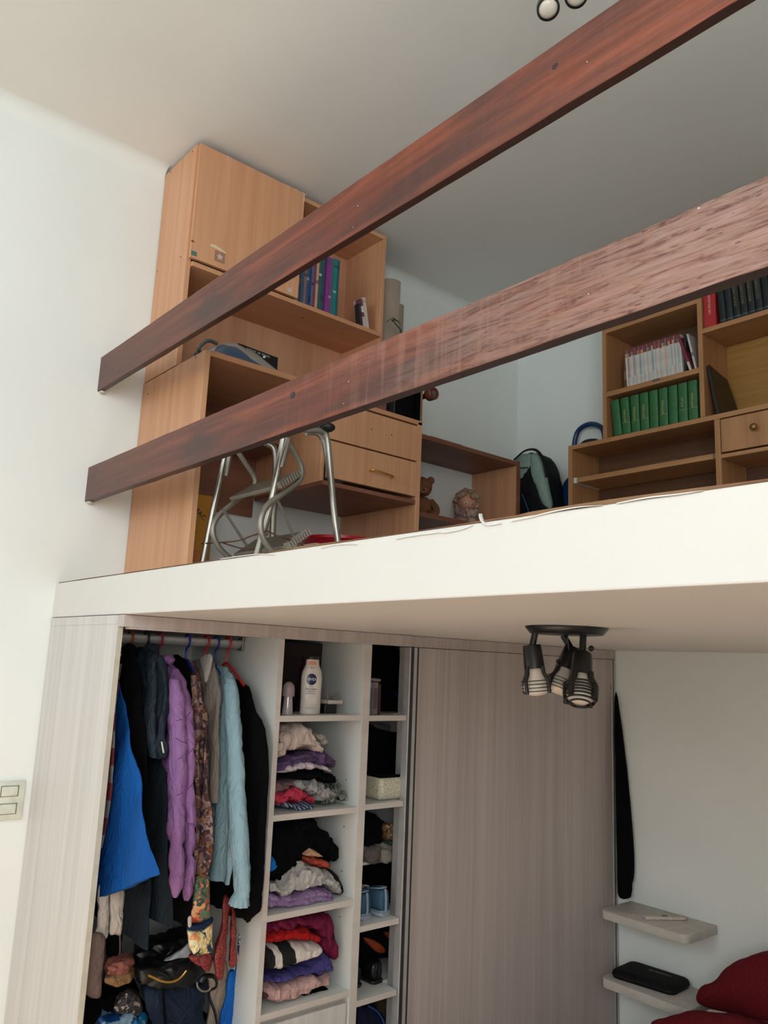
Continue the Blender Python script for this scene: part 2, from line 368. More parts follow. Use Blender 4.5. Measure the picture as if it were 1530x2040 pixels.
# ------------------------------------------------------------ room shell
ZS, ZF, ZC, YB, XR = 1.8239, 1.937, 3.575, 2.3274, 4.0
t=NT('floor_boards'); br=t.n('ShaderNodeTexBrick',i_Scale=1.0); br.inputs['Brick Width'].default_value=1.2; br.inputs['Row Height'].default_value=.1; br.inputs['Mortar Size'].default_value=.002
t.l(t.mapping((1,1,1)),br.inputs['Vector']); br.inputs['Color1'].default_value=rgb(226,198,174); br.inputs['Color2'].default_value=rgb(214,186,162); br.inputs['Mortar'].default_value=rgb(60,36,26)
t.col(t.mix(.35,br.outputs['Color'],t.ramp(t.noise(t.mapping((2,30,1)),2,5),[(.3,rgb(206,172,146)),(.7,rgb(230,204,182))]))); M_floor=t.set(.45)
struct(obj('floor', box(0,XR,WY-.1,YB,-.05,0,0), M_floor))
struct(obj('ceiling', box(-.1,XR+.1,WY-.1,YB+.1,ZC,ZC+.08,0), M_ceil))
struct(obj('wall_left', box(-.1,0,WY-.1,YB+.1,0,ZC,0), M_wall))
struct(obj('wall_back', box(0,XR,YB,YB+.1,0,ZC,0), M_wall))
bm=bmesh.new()
for a in ((WY-.1,RY0,0,ZC),(RY1,YB+.1,0,ZC),(RY0,RY1,0,RZ0),(RY0,RY1,RZ1,ZC)): add_box(bm,XR,XR+.1,a[0],a[1],a[2],a[3])
struct(obj('wall_right', bm, M_wall))
w2_=bpy.data.objects.new('window_2',None); COL.objects.link(w2_); w2_.location=(XR+.05,(RY0+RY1)/2,RZ0); w2_['kind']='structure'
bm=bmesh.new()
for a in ((RY0,RY0+.05,RZ0,RZ1),(RY1-.05,RY1,RZ0,RZ1),((RY0+RY1)/2-.025,(RY0+RY1)/2+.025,RZ0,RZ1),(RY0,RY1,RZ0,RZ0+.05),(RY0,RY1,RZ1-.05,RZ1)): add_box(bm,XR+.02,XR+.07,a[0],a[1],a[2],a[3],.004,1)
obj('window_frame',bm,M_white,w2_)
bm=bmesh.new()
for a in ((0,WX0,0,ZC),(WX1,XR,0,ZC),(WX0,WX1,0,WZ0),(WX0,WX1,WZ1,ZC)): add_box(bm,a[0],a[1],WY-.1,WY,a[2],a[3])
struct(obj('wall_front', bm, M_wall))
w=thing('window_1','x','x',((WX0+WX1)/2,WY-.05,WZ0)); 
for k in('label','category'): del w[k]
w['kind']='structure'
bm=bmesh.new()
for a in ((WX0,WX0+.05,WZ0,WZ1),(WX1-.05,WX1,WZ0,WZ1),((WX0+WX1)/2-.025,(WX0+WX1)/2+.025,WZ0,WZ1),(WX0,WX1,WZ0,WZ0+.05),(WX0,WX1,WZ1-.05,WZ1)): add_box(bm,a[0],a[1],WY-.07,WY-.02,a[2],a[3],.004,1)
obj('window_frame',bm,M_white,w)
# coved joint of left wall and ceiling
def cove(p0,p1,inx,r=.05):
    bm=bmesh.new(); rings=[]
    for p in (p0,p1):
        c=Vector(p)+Vector(inx)*r+Vector((0,0,-r)); ring=[bm.verts.new(c+(-Vector(inx)*math.cos(a)+Vector((0,0,1))*math.sin(a))*r) for a in [PI/2*k/8 for k in range(9)]]
        ring.append(bm.verts.new(Vector(p)+Vector((0,0,0)))); rings.append(ring)
    for k in range(8): bm.faces.new((rings[0][k],rings[0][k+1],rings[1][k+1],rings[1][k]))
    return bm
struct(obj('trim_1', cove((0,WY,ZC),(0,.228,ZC),(1,0,0),.05), M_wall,smooth=True))
struct(obj('trim_3', cove((0,1.142,ZC),(0,YB,ZC),(1,0,0),.05), M_wall,smooth=True))
struct(obj('trim_2', cove((0,YB,ZC),(XR,YB,ZC),(0,-1,0),.06), M_wall,smooth=True))
# loft slab: its front face is the pale fascia
bm=bmesh.new(); add_box(bm,0,XR,0,YB,ZS,ZF,.003,2)
struct(obj('loft_slab', bm, M_slab), 'white plastered loft floor slab with deep front edge')
# ------------------------------------------------------------ floor covering edge peeling along the slab
rnd=random.Random(4)
bm=bmesh.new(); N=150; prev=None
for i in range(N+1):
    x=.02+i/N*(XR-.1); y0=.004+.006*noise.noise(Vector((x*5,1,0))); z0=ZF+.0005; h=.0015+.0035*max(0,noise.noise(Vector((x*3.1,7,0)))+.2)+(.004 if x>2.0 else 0)*max(0,noise.noise(Vector((x*2.1,3,0)))+.3)
    ring=[bm.verts.new(p) for p in ((x,y0,z0),(x,y0-.002,z0+h),(x,.10,z0+h*.9),(x,.10,z0))]
    if prev:
        for k in range(4): bm.faces.new((prev[k],prev[(k+1)%4],ring[(k+1)%4],ring[k]))
    prev=ring
bmesh.ops.recalc_face_normals(bm,faces=bm.faces)
tag(obj('cardboard_underlay',bm,M_card,None,True,(1.8,.05,ZF)),'thin brown cardboard sheet edge lying along the top of the white loft edge','underlay')
def chip(name,label,pts,w=.004,th=.0009):
    """a strip of loose paint: pts are pixels on the slab's front edge plane"""
    P=smooth_path([at(a,b,'y',-.001) for a,b in pts],6); bm=bmesh.new(); rings=[]; m=len(P)
    for i,p in enumerate(P):
        d=(P[min(i+1,m-1)]-P[max(i-1,0)]).normalized(); n=Vector((-d.z,0,d.x)); q=i/(m-1); e=th*(.35+.65*math.sin(PI*min(1,q+.1))**.5)
        rings.append([bm.verts.new(p+Vector((0,-.002,0))-n*e),bm.verts.new(p+Vector((0,w,.001))-n*e),bm.verts.new(p+Vector((0,w,.001))+n*e),bm.verts.new(p+Vector((0,-.002,0))+n*e)])
    for a,b in zip(rings,rings[1:]):
        for k in range(4): bm.faces.new((a[k],a[(k+1)%4],b[(k+1)%4],b[k]))
    bm.faces.new(rings[0]); bm.faces.new(rings[-1]); bmesh.ops.recalc_face_normals(bm,faces=bm.faces)
    return tag(obj(name,bm,M_slab,None,True,(P[0].x,0,ZF)),label,'paint chip')
chip('paint_flake','curled white paint flake standing up from the loft edge below the doll',[(956,1024),(958,1034),(963,1041),(972,1046),(985,1045),(1000,1043)],.004,.0011)
chip('paint_flake','pointed white paint strip just left of the curled flake on the loft edge',[(880,1062),(905,1058),(925,1053),(942,1047)],.004,.0011)
chip('paint_flake','thin white peeling paint strip on the loft edge below the beech drawers',[(790,1074),(820,1068),(850,1064),(885,1060)],.004)
chip('paint_flake','thin white peeling paint strip on the loft edge below the step stool',[(440,1114),(480,1108),(520,1104),(548,1106)],.004)
chip('paint_flake','long thin white peeling paint strip on the loft edge below the backpack and blue case',[(1020,1038),(1060,1030),(1100,1020),(1150,1011),(1200,1007)],.004)
chip('paint_flake','thin white peeling paint strip on the loft edge below the oak desk',[(1230,1003),(1290,992),(1350,985),(1400,978)],.004)
chip('paint_flake','short white peeling strip on the loft edge under the red basin',[(640,1092),(665,1086),(690,1084),(712,1085)],.004)
# ------------------------------------------------------------ the two rail beams
M_beamlow=laminate('shaded_stain_underside',rgb(44,18,11),rgb(72,30,18),(2,40,40),.45)  # dark stain with the underside's shade put into its colour
def beam(z0,z1,label,wear_sheen,th=.02):
    bm=bmesh.new(); L=3.96; n=120; rings=[]
    for i in range(n+1):
        x=.0+L*i/n; e=.0012
        wv=lambda s: .0012*noise.noise(Vector((x*9,s,0)))+.0006*noise.noise(Vector((x*60,s,3)))
        y0,y1=.0643,.0643+th
        sec=[(y0+e,z0+wv(1)),(y0,z0+e+wv(2)),(y0,z1-e+wv(3)),(y0+e,z1+wv(4)),(y1,z1+wv(5)),(y1,z0+wv(6))]
        rings.append([bm.verts.new((x,a,b)) for a,b in sec])
    for a,b in zip(rings,rings[1:]):
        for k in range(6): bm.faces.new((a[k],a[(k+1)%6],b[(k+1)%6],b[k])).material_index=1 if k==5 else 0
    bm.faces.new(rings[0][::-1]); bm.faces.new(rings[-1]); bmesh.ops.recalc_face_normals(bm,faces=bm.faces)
    o=tag(obj('rail_beam',bm,[M_beam,M_beamlow],None,False,(0,.07,z0)),label,'beam'); o['wear_sheen']=wear_sheen; return o
UB=beam(2.6279,2.7555,'upper dark-stained wooden rail beam running under the main ceiling',0.12,.019)
LB=beam(2.2273,2.3495,'lower dark-stained wooden rail beam, pale with wear and painted sheen towards its right end',1.0,.0245)
M_knot=plain('knot',rgb(52,26,20),.45); M_mortar=paint('mortar',rgb(200,194,182),.9,.1,30)
def knot(px,py,r,parent):
    c=at(px,py,'y',.0643); bm=bmesh.new(); n=16
    a=[bm.verts.new((c.x+math.cos(2*PI*k/n)*r*1.1,.0640,c.z+math.sin(2*PI*k/n)*r*.85)) for k in range(n)]
    m=[bm.verts.new((c.x+math.cos(2*PI*k/n)*r*.75,.0632,c.z+math.sin(2*PI*k/n)*r*.6)) for k in range(n)]
    for k in range(n): bm.faces.new((a[k],a[(k+1)%n],m[(k+1)%n],m[k]))
    bm.faces.new(m); bmesh.ops.recalc_face_normals(bm,faces=bm.faces); obj('knot',bm,M_knot,parent,True)
knot(583,787,.010,LB); knot(1106,132,.006,UB)
for o,z in ((UB,2.6279),(LB,2.2273)):
    obj('wall_mortar',crumple(ball((.014,.078,z-.003),(.016,.012,.006),12),.003,60,3),M_mortar,o,True)
# ------------------------------------------------------------ light switch
s_=thing('light_switch','white double rocker light switch on the left wall beside the wardrobe','switch',(0,-.062,1.25))
y0,y1=-.106,-.021
obj('face_plate',box(0,.009,y0,y1,1.192,1.309,.003,2),M_cream,s_,True)
for zc in (1.279,1.226):
    obj('rocker',merge([box(.008,.0135,-.092,-.044,zc-.0145,zc+.0145,.002,2)]),M_cream,s_,True)
    obj('rocker_gap',box(.0088,.0098,-.0945,-.0405,zc-.0165,zc+.0165,.0002),plain('switch_gap',rgb(108,112,100),.6),s_)
# ------------------------------------------------------------ wardrobe
W=thing('wardrobe','built-in pale laminate wardrobe under the loft with open left half and sliding door','wardrobe',(.3,1.15,0))
XF=.6
obj('side_panel',box(.002,.5635,0.0,.015,0.0,1.822,.0008),M_lam,W)
obj('edge_band',box(.5635,.5655,0.0,.0155,0.0,1.822,.0002),M_lame,W)
obj('cap_strip',box(.003,.5635,-.0015,.0,1.797,1.822,.0003),M_lam,W)
obj('top_board',box(.002,XF+.002,.0158,YB-.003,1.79,1.8225,.0003),M_lamd,W)
obj('top_board_end',box(.566,XF+.002,.0,.0157,1.79,1.8225,.0003),M_lamd,W)
obj('track_rail',box(XF-.03,XF,.02,YB-.004,1.784,1.79,.0005),M_lamd,W)
obj('back_panel',box(.002,.012,.019,YB-.003,0,1.79,0),M_lamw,W)
M_div=M_lamw
def divider(y0,y1):
    o=obj('divider',box(.012,XF-.002,y0,y1,.0,1.79,0),M_lamw,W); obj('edge_band',box(XF-.002,XF,y0,y1,0,1.782,.0003),M_shelfedge,o); return o
divider(.512,.530); divider(.858,.888); obj('divider',box(.012,.515,1.23,1.25,.0,1.79,0),M_lamw,W)
def shelf(y0,y1,z,t=.018,xf=XF-.004):
    o=obj('shelf',box(.012,xf,y0,y1,z-t,z,0),M_lamw,W); obj('edge_band',box(xf,xf+.002,y0,y1,z-t,z,.0002),M_shelfedge,o)
SH1=(1.547,1.253,.969,.70); SH2=(1.545,1.258,.882,.662)
for z in SH1: shelf(.530,.858,z)
for z in SH2: shelf(.888,1.058,z); obj('shelf',box(.012,.515,1.0582,1.2298,z-.018,z,0),M_lamw,W)
shelf(.530,.858,.676,.02,XF-.03)
dr=obj('drawer',box(.05,XF-.006,.536,.852,.36,.664,.001),M_lam,W)
obj('drawer',box(.05,XF-.006,.536,.852,.04,.352,.001),M_lam,W)
obj('base_board',box(.012,XF-.02,.02,.512,.0,.10,0),M_lamw,W)
# shelf-pin holes on the divider faces
bm=bmesh.new()
for yy in (.8572,):
    for z in (1.33,1.18,1.04,.90,.79):
        for x in (.53,.1): add_lathe(bm,[(0,.0),(.0028,.0)],frame((x,yy,z),(0,-1,0)),8)
obj('pin_hole',bm,M_screw,W)
# front sliding door with aluminium stiles, and the door parked behind it
D=obj('sliding_door',box(XF-.026,XF-.004,1.106,2.300,.03,1.782,.0008),M_lamd,W)
def stile(y0,y1,x0,x1,par,grooves):
    bm=box(x0,x1,y0,y1,.03,1.782,.001,1); s=obj('stile',bm,M_alu,par)
    for g0,g1 in grooves: obj('groove',box(x1-.0005,x1+.0012,g0,g1,.03,1.782,.0002),M_aludark,par)
stile(1.062,1.104,XF-.028,XF+.004,D,[(1.066,1.080),(1.096,1.103)])
stile(2.298,2.322,XF-.028,XF+.002,D,[(2.304,2.309)])
D2=obj('sliding_door',box(XF-.075,XF-.053,1.106,2.29,.03,1.782,.0008),M_lamd,W)
stile(1.081,1.106,XF-.076,XF-.045,D2,[(1.083,1.092)])
# hanging rod
R0=.37
rod=tube([(R0,.02,1.763),(R0,.511,1.763)],.017,20,0,.55)
obj('hanging_rod',rod,M_alu,W,True)
obj('rod_bracket',merge([box(R0-.018,R0+.018,.503,.512,1.742,1.786,.002)]),M_steelold,W)
# ------------------------------------------------------------ beech hutch and desk on the loft
H=thing('hutch','beech bookcase hutch standing on the desk against the left loft wall, nearly touching the ceiling','bookcase',(.14,.69,2.70))
HB,HF,HY0,HY1,HZ0,HZ1=.004,.268,.230,1.140,2.702,3.553
T=.018
for y in (HY0,HY1-T): obj('side_panel',box(HB,HF,y,y+T,HZ0,HZ1,.0008),M_beech,H)
obj('top_board',box(HB,HF,HY0+T,HY1-T,HZ1-.022,HZ1-.004,.0008),M_beechH,H)
obj('back_panel',box(HB,HB+.005,HY0+T,HY1-T,HZ0,HZ1-.022,0),M_beechback,H)
ZSH=3.094
obj('shelf',box(HB+.005,HF+.012,HY0+T,HY1-T,ZSH-.018,ZSH,.0008),M_beechH,H)
obj('divider',box(HB+.005,HF-.002,.690,.706,ZSH,HZ1-.022,.0006),M_beechH,H)
dd=obj('door',box(HF+.002,HF+.018,HY0+.006,.694,ZSH+.008,HZ1-.002,.0012,2),M_beech,H)
hp=[at(585,566,'x',.30),at(590,556,'x',.30)]
cy=.655
obj('handle',tube([(HF+.018,cy-.016,3.170),(HF+.036,cy-.010,3.178),(HF+.040,cy+.004,3.198),(HF+.034,cy+.014,3.214),(HF+.018,cy+.016,3.222)],.0042,10,5),M_brass,dd,True)
M_sticker=plain('silver_sticker',rgb(214,196,190),.35,.2); M_stickbg=plain('clear_sticker',rgb(168,122,96),.35)
def star(px,py,r,par,bgs=True):
    c=at(px,py,'x',HF+.0185)
    if bgs: obj('sticker',box(HF+.018,HF+.0184,c.y-r*1.5,c.y+r*1.5,c.z-r*1.5,c.z+r*1.5,0),M_stickbg,par)
    pts=[]
    for k in range(10):
        rr=r if k%2==0 else r*.48; a=PI/2+k*PI/5+.1; pts.append((HF+.0184,c.y+rr*math.cos(a),c.z+rr*math.sin(a)))
    obj('star_sticker',prism(pts,(.0006,0,0)),M_sticker,par)
star(438,512,.014,dd); star(577,578,.014,dd,False)
c=at(433,494,'x',HF+.0185); obj('torn_sticker',crumple(prism([(HF+.018,c.y-.028,c.z+.006),(HF+.018,c.y-.005,c.z+.008),(HF+.018,c.y+.034,c.z-.004),(HF+.018,c.y+.036,c.z-.010),(HF+.018,c.y+.010,c.z-.006),(HF+.018,c.y-.026,c.z-.003)],(.0006,0,0)),.0,1),plain('torn_paper',rgb(226,206,172),.9),dd)
c=at(385,504,'x',HF+.0185); obj('green_sticker',box(HF+.018,HF+.0187,c.y-.008,c.y+.014,c.z-.009,c.z+.008,.0002),plain('green_print',rgb(72,120,100),.4),dd)
c=at(383,480,'x',HF+.0185); obj('red_sticker',box(HF+.018,HF+.0187,c.y-.004,c.y+.008,c.z-.003,c.z+.003,.0002),plain('red_print',rgb(130,60,44),.4),dd)
# pale scuffs on door corners
M_scuff=plain('bare_chipboard',rgb(228,206,176),.9)
for px,py,w_,h_ in ((606,385,.022,.004),(606,396,.004,.03),(590,374,.012,.003),(455,302,.010,.003)):
    c=at(px,py,'x',HF+.0185); obj('scuff',box(HF+.018,HF+.0186,c.y-w_/2,c.y+w_/2,min(c.z-h_/2,HZ1-.006),min(c.z+h_/2,HZ1-.003)+.0005,0),M_scuff,dd)
bm=bmesh.new()
for px,py in ((340,342),(384,302),(314,541),(360,512)): 
    c=at(px,py,'y',HY0); add_lathe(bm,[(0,.0004),(.0032,.0004),(.0034,0)],frame((c.x,HY0,c.z),(0,-1,0)),10)
obj('screw_hole',bm,M_screw,H)
bm=bmesh.new()
for yy in (.52,.78,.98): add_lathe(bm,[(0,.0004),(.0032,.0004),(.0034,0)],frame((.2,yy,ZSH-.018),(0,0,-1)),10)
obj('screw_hole',bm,M_screw,H)
K=thing('desk','beech desk with full-height left panel and right drawers, on the loft under the hutch','desk',(.24,.70,ZF))
DF=.485; DZ=2.700; DY0,DY1=.228,1.190
obj('side_panel',box(.003,DF,DY0,DY0+.020,ZF+.006,DZ-.004,.001),M_beech,K)
obj('side_panel',box(.003,DF,DY1-.022,DY1,ZF+.006,DZ-.030,.001),M_beech,K)
obj('desktop',box(.003,DF,DY0+.020,.72,DZ-.020,DZ,.001),M_beechH,K)
obj('desktop',box(.003,DF,.72,DY1,DZ-.042,DZ-.024,.001),M_beechH,K)
obj('desktop_step',box(.003,DF-.002,.704,.72,DZ-.042,DZ-.001,.001),M_beech,K)
obj('inner_shelf',box(.003,.30,DY0+.020,.705,2.50,2.516,.001),M_brown,K)
obj('modesty_panel',box(.003,.018,DY0+.020,.72,2.27,DZ-.02,.001),M_brown,K)
obj('carcass_side',box(.018,DF-.02,.722,.738,2.352,DZ-.042,.001),M_beech,K)
obj('carcass_bottom',box(.018,DF,.722,DY1-.022,2.336,2.352,.001),M_brown,K)
for z0,z1 in ((2.508,2.650),(2.366,2.502)):
    q=obj('drawer',box(DF-.014,DF+.002,.740,DY1-.024,z0,z1,.0014,2),M_beech,K)
    if z0<2.4:
        ym=.982; zc=2.418
        obj('handle',tube([(DF+.002,ym-.052,zc+.006),(DF+.022,ym-.048,zc+.007),(DF+.026,ym,zc+.003),(DF+.022,ym+.048,zc-.001),(DF+.002,ym+.052,zc-.002)],.0042,10,5),M_brass,q,True)
    else:
        bm=bmesh.new()
        for yy in (.93,1.03): add_lathe(bm,[(0,.0005),(.0026,.0005),(.003,0)],frame((DF+.002,yy,2.585),(1,0,0)),10)
        obj('screw_hole',bm,M_screw,q)
bm=bmesh.new()
for px,py in ((279,768),(295,785),(328,742),(390,712)):
    c=at(px,py,'y',DY0); add_lathe(bm,[(0,.0004),(.0032,.0004),(.0034,0)],frame((c.x,DY0,c.z),(0,-1,0)),10)
obj('screw_hole',bm,M_screw,K)
# ------------------------------------------------------------ oak bookcase and desk by the back wall
YO=2.03
B=thing('bookcase','oak-veneer open bookcase with book compartments, on the oak desk by the back loft wall','bookcase',(1.35,2.15,2.735))
BD=2.235; X0,X1,X2,X3=.750,1.206,1.226,1.95
for x in (X0,X1,X3): obj('side_panel',box(x,x+.020,YO,BD,2.737,3.39,.0008),M_oak,B)
obj('top_board',box(X0+.02,X1,YO,BD,3.226,3.246,.0008),M_oakH,B)
obj('top_board',box(X1+.02,X3,YO,BD,3.372,3.39,.0008),M_oakH,B)
obj('shelf',box(X0+.02,X1,YO,BD,2.926,2.948,.0008),M_oakH,B)
obj('shelf',box(X1+.02,X3,YO,BD,3.088,3.108,.0008),M_oakH,B)
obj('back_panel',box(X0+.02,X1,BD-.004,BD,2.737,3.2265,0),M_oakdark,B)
obj('back_panel',box(X1+.02,X3,BD-.004,BD,2.737,3.372,0),M_ply,B)
c=at(1307,757,'y',YO); obj('tape_mark',box(c.x-.018,c.x+.018,YO-.0006,YO,c.z-.005,c.z+.005,0),plain('grey_tape',rgb(98,92,92),.6),B)
E_=thing('oak_desk','low oak desk with pull-out shelf and small knobbed drawer under the oak bookcase','desk',(1.25,2.15,ZF))
obj('side_panel',box(.562,.584,YO,2.245,ZF+.006,2.738,.001),M_oak,E_)
obj('desktop',box(.584,2.0,YO-.002,2.245,2.716,2.736,.001),M_oakH,E_)
obj('upright',box(1.262,1.285,YO,2.235,ZF+.006,2.716,.001),M_oak,E_)
obj('side_panel',box(1.95,1.97,YO,2.245,ZF+.006,2.716,.001),M_oak,E_)
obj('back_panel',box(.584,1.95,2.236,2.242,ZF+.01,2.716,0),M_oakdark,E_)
sh=obj('pull_out_shelf',box(.606,1.250,YO+.004,2.225,2.560,2.582,.0012,2),M_oakH,E_)
obj('runner',box(.5845,.607,YO+.010,2.22,2.560,2.586,.002,2),M_white,sh)
obj('runner',box(1.250,1.2615,YO+.010,2.22,2.562,2.584,.002,2),M_steelold,sh)
obj('shelf',box(1.285,1.95,YO,2.236,2.556,2.572,.001),M_oakH,E_)
q=obj('drawer',box(1.290,1.60,YO-.004,YO+.014,2.578,2.710,.0014,2),M_oak,E_)
kb=at(1505,852,'y',YO-.004)
obj('knob',lathe([(0,.026),(.008,.0255),(.013,.021),(.014,.016),(.010,.011),(.006,.006),(.006,0)],frame((kb.x,YO-.004,kb.z),(0,-1,0)),20),plain('aged_brass',rgb(150,118,70),.35,.8),q,True)
obj('drawer',box(1.606,1.945,YO-.004,YO+.014,2.578,2.710,.0014,2),M_oak,E_)
# ------------------------------------------------------------ low open unit in the loft corner
L=thing('low_shelf_unit','low brown open-backed shelf unit against the left loft wall holding dolls','shelf unit',(.15,1.62,ZF))
obj('top_board',box(.004,.30,1.21,2.00,2.680,2.700,.001),M_brown,L)
obj('side_panel',box(.004,.30,1.982,2.00,ZF+.006,2.680,.001),M_beech,L)
obj('edge_strip',box(.30,.303,1.976,2.002,ZF+.006,2.702,.0004),M_brown,L)
obj('side_panel',box(.004,.30,1.21,1.228,ZF+.006,2.680,.001),M_brown,L)
obj('shelf',box(.004,.298,1.228,1.982,2.340,2.360,.001),M_brown,L)
obj('loose_strip',box(.18,.29,1.42,1.62,2.7005,2.706,.001),M_brown,L)
# ------------------------------------------------------------ floating shelves under the loft
def fshelf(z0,z1,label):
    pts=[]; x0,x1,y0,y1=.664,1.050,2.098,YB
    r=.03
    for cx,cyy,a0 in ((x0+r,y0+r,PI),(x1-r,y0+r,1.5*PI)):
        for k in range(7): a=a0+PI/2*k/6; pts.append((cx+r*math.cos(a),cyy+r*math.sin(a),z0))
    pts+= [(x1,y1,z0),(x0,y1,z0)]
    return tag(obj('floating_shelf',prism(pts,(0,0,z1-z0),.002),plain('shelf_white_'+str(z0),rgb(200,194,184),.5),None,True,(.85,2.2,z0)),label,'shelf','floating shelves on the wall')
fshelf(.738,.770,'upper white floating shelf on the wall, with a remote on it')
fshelf(.482,.516,'lower white floating shelf on the wall, with a black case on it')
# ------------------------------------------------------------ books
MC={}
def pm(c,rough=.45):
    k=(c,rough)
    if k not in MC: MC[k]=plain('cover_%02x%02x%02x'%c,rgb(*c),rough)
    return MC[k]
def add_M(bm,M):
    bmesh.ops.transform(bm,matrix=M,verts=bm.verts); return bm
def book(M, w, d, h, cover, name='book', label='', cat='book', group=None, band_cols=(), rnd_spine=False, title=None, tcol=(200,180,110), loc=(0,0,0)):
    """local frame: spine faces +Y?  x = thickness (0..w), y = depth (0 spine .. d), z = height; M places it"""
    t_=thing(name,label,cat,loc,group); t=.0018
    bm=bmesh.new(); add_box(bm,0,t,0,d,0,h,.0004,1); add_box(bm,w-t,w,0,d,0,h,.0004,1)
    if rnd_spine:
        pts=[(w/2-math.cos(PI*k/8)*w/2,-math.sin(PI*k/8)*.006,0) for k in range(9)]+[(w,.002,0),(0,.002,0)]
        add_prism(bm,pts,(0,0,h))
    else: add_box(bm,0,w,-.001,t,0,h,.0004,1)
    obj('cover',add_M(bm,M),pm(cover),t_,False)
    obj('pages',add_M(box(t,w-t,t,d-.004,.002,h-.003,0),M),M_paper,t_)
    y=-.0014 if not rnd_spine else -.0068
    for z0,z1,c in band_cols:
        if rnd_spine:
            pts=[(w/2-math.cos(PI*k/8)*(w/2+.0004),-math.sin(PI*k/8)*.0066-.0002,z0*h) for k in range(9)]; b2=prism(pts,(0,0,(z1-z0)*h))
        else: b2=box(.0003,w-.0003,y,-.0006,z0*h,z1*h,0)
        obj('spine_band',add_M(b2,M),pm(c),t_)
    if title:
        R3=M.to_3x3(); o=M@Vector((w/2,y-.0004 if rnd_spine else -.0022,h*.5)); 
        text('title',title,min(w*.62,.014),o,R3@Vector((0,0,1)),R3@Vector((-1,0,0)),pm(tcol),t_,.0002)
    return t_
ORD='first second third fourth fifth sixth seventh eighth ninth tenth eleventh twelfth thirteenth fourteenth fifteenth sixteenth seventeenth eighteenth nineteenth twentieth twenty-first twenty-second twenty-third twenty-fourth twenty-fifth twenty-sixth twenty-seventh'.split()
# placement frames: a row along the left wall (spines towards +x, running +y) / along the back wall (spines towards -y, running +x)
def M_left(x,y,z,tilt=0): # local x->+y, local y->-x (depth), z->z ; tilt leans the top
    return Matrix.Translation((x,y,z))@Matrix(((0,-1,0,0),(1,0,0,0),(0,0,1,0),(0,0,0,1)))@Matrix.Rotation(tilt,4,'Y')
def M_back(x,y,z,tilt=0): # local x->+x, y->+y
    return Matrix.Translation((x,y,z))@Matrix.Rotation(tilt,4,'Y')
rnd=random.Random(11)
# hutch books: slim coloured children's spines
cols=[((44,62,92),'navy',[(.35,.42,(120,70,60))]),((58,86,110),'slate blue',[(.6,.66,(30,36,60))]),((140,104,96),'dusty pink',[(.5,.55,(90,70,80))]),((46,84,122),'mid blue',[(.45,.5,(150,160,170))]),((40,60,110),'deep blue',[(.1,.2,(30,40,70))]),
((92,96,130),'grey lilac',[(.4,.45,(60,50,90))]),((120,58,62),'brick red',[]),((196,150,130),'salmon',[(.46,.52,(120,80,110))]),((44,90,84),'dark teal',[(.6,.64,(180,190,180))]),((52,78,84),'grey green',[(.2,.3,(40,60,60))]),((62,38,96),'dark purple',[(.85,1,(50,40,90))]),
((142,44,130),'magenta',[(.86,1,(110,60,120))]),((120,60,140),'violet',[(.3,.34,(200,150,200))]),((60,110,80),'bottle green',[]),((32,120,130),'turquoise',[(.85,.88,(20,70,80)),(.42,.45,(170,200,190))]),((30,90,98),'deep teal',[(.85,.9,(20,60,70))])]
y=.712
for i,(c,nm,bd) in enumerate(cols):
    w=.0095+.0035*rnd.random()+(.004 if nm in('magenta','turquoise') else 0); h=.252+.006*rnd.random()
    book(M_left(HF-.012,y,ZSH+.0006),w,.18,h,c,label='%s slim book in the hutch row, number %d from the door side'%(nm,i+1),group='slim books in the hutch',band_cols=bd,loc=(HF-.1,y,ZSH)); y+=w+.0006
yE=y
bk=[((52,40,44),'black leaning paperback with a dark red mark',.012,.095,-.16,[(.75,.8,(120,60,60))]),((120,66,70),'red and white leaning paperback',.014,.118,-.2,[(0,.4,(196,176,172)),(.55,.75,(214,204,200))]),((206,184,176),'white leaning book nearest the right panel',.018,.128,-.22,[(.86,.88,(120,100,100))])]
y=1.030
for c,nm,w,h,tl,bd in bk:
    h+=.012; book(M_left(HF-.010,y,ZSH+.0005+.0,-abs(tl)),w,.03 if w<.017 else .06,h,c,label=nm+' in the hutch',band_cols=bd,group='leaning books in the hutch',loc=(HF-.1,y,ZSH)); y+=w/math.cos(tl)+.001
# green volumes
x=.800; gw=.0395
ords=['first','second','third','fourth','fifth','sixth','seventh','eighth','ninth']
for i in range(9):
    tl=-.10 if i<1 else (-.07 if i<2 else -.05*max(0,(5-i))/5)
    h=.165
    bt=M_back(x+i*.0438,YO+.014,2.7388+max(0,-tl)*.0,tl)
    gilt=(188,176,110)
    bands=[] 
    b=book(bt,gw,.17,h,(44,104,58),label='%s from the left of nine green cloth-bound volumes'%ords[i],group='green volumes in the oak bookcase',rnd_spine=True,title=None if i in(0,4,6) else ['','HISTORIA','HISTORIA','HISTORIA','','HISTORIA','','ATLAS','HISTORIA'][i],tcol=gilt,band_cols=[(.30,.315,(120,140,80))] if i in(1,2,3,5,7,8) else [(.5,.51,(60,120,70))],loc=(x+i*.0438,YO+.05,2.7385))
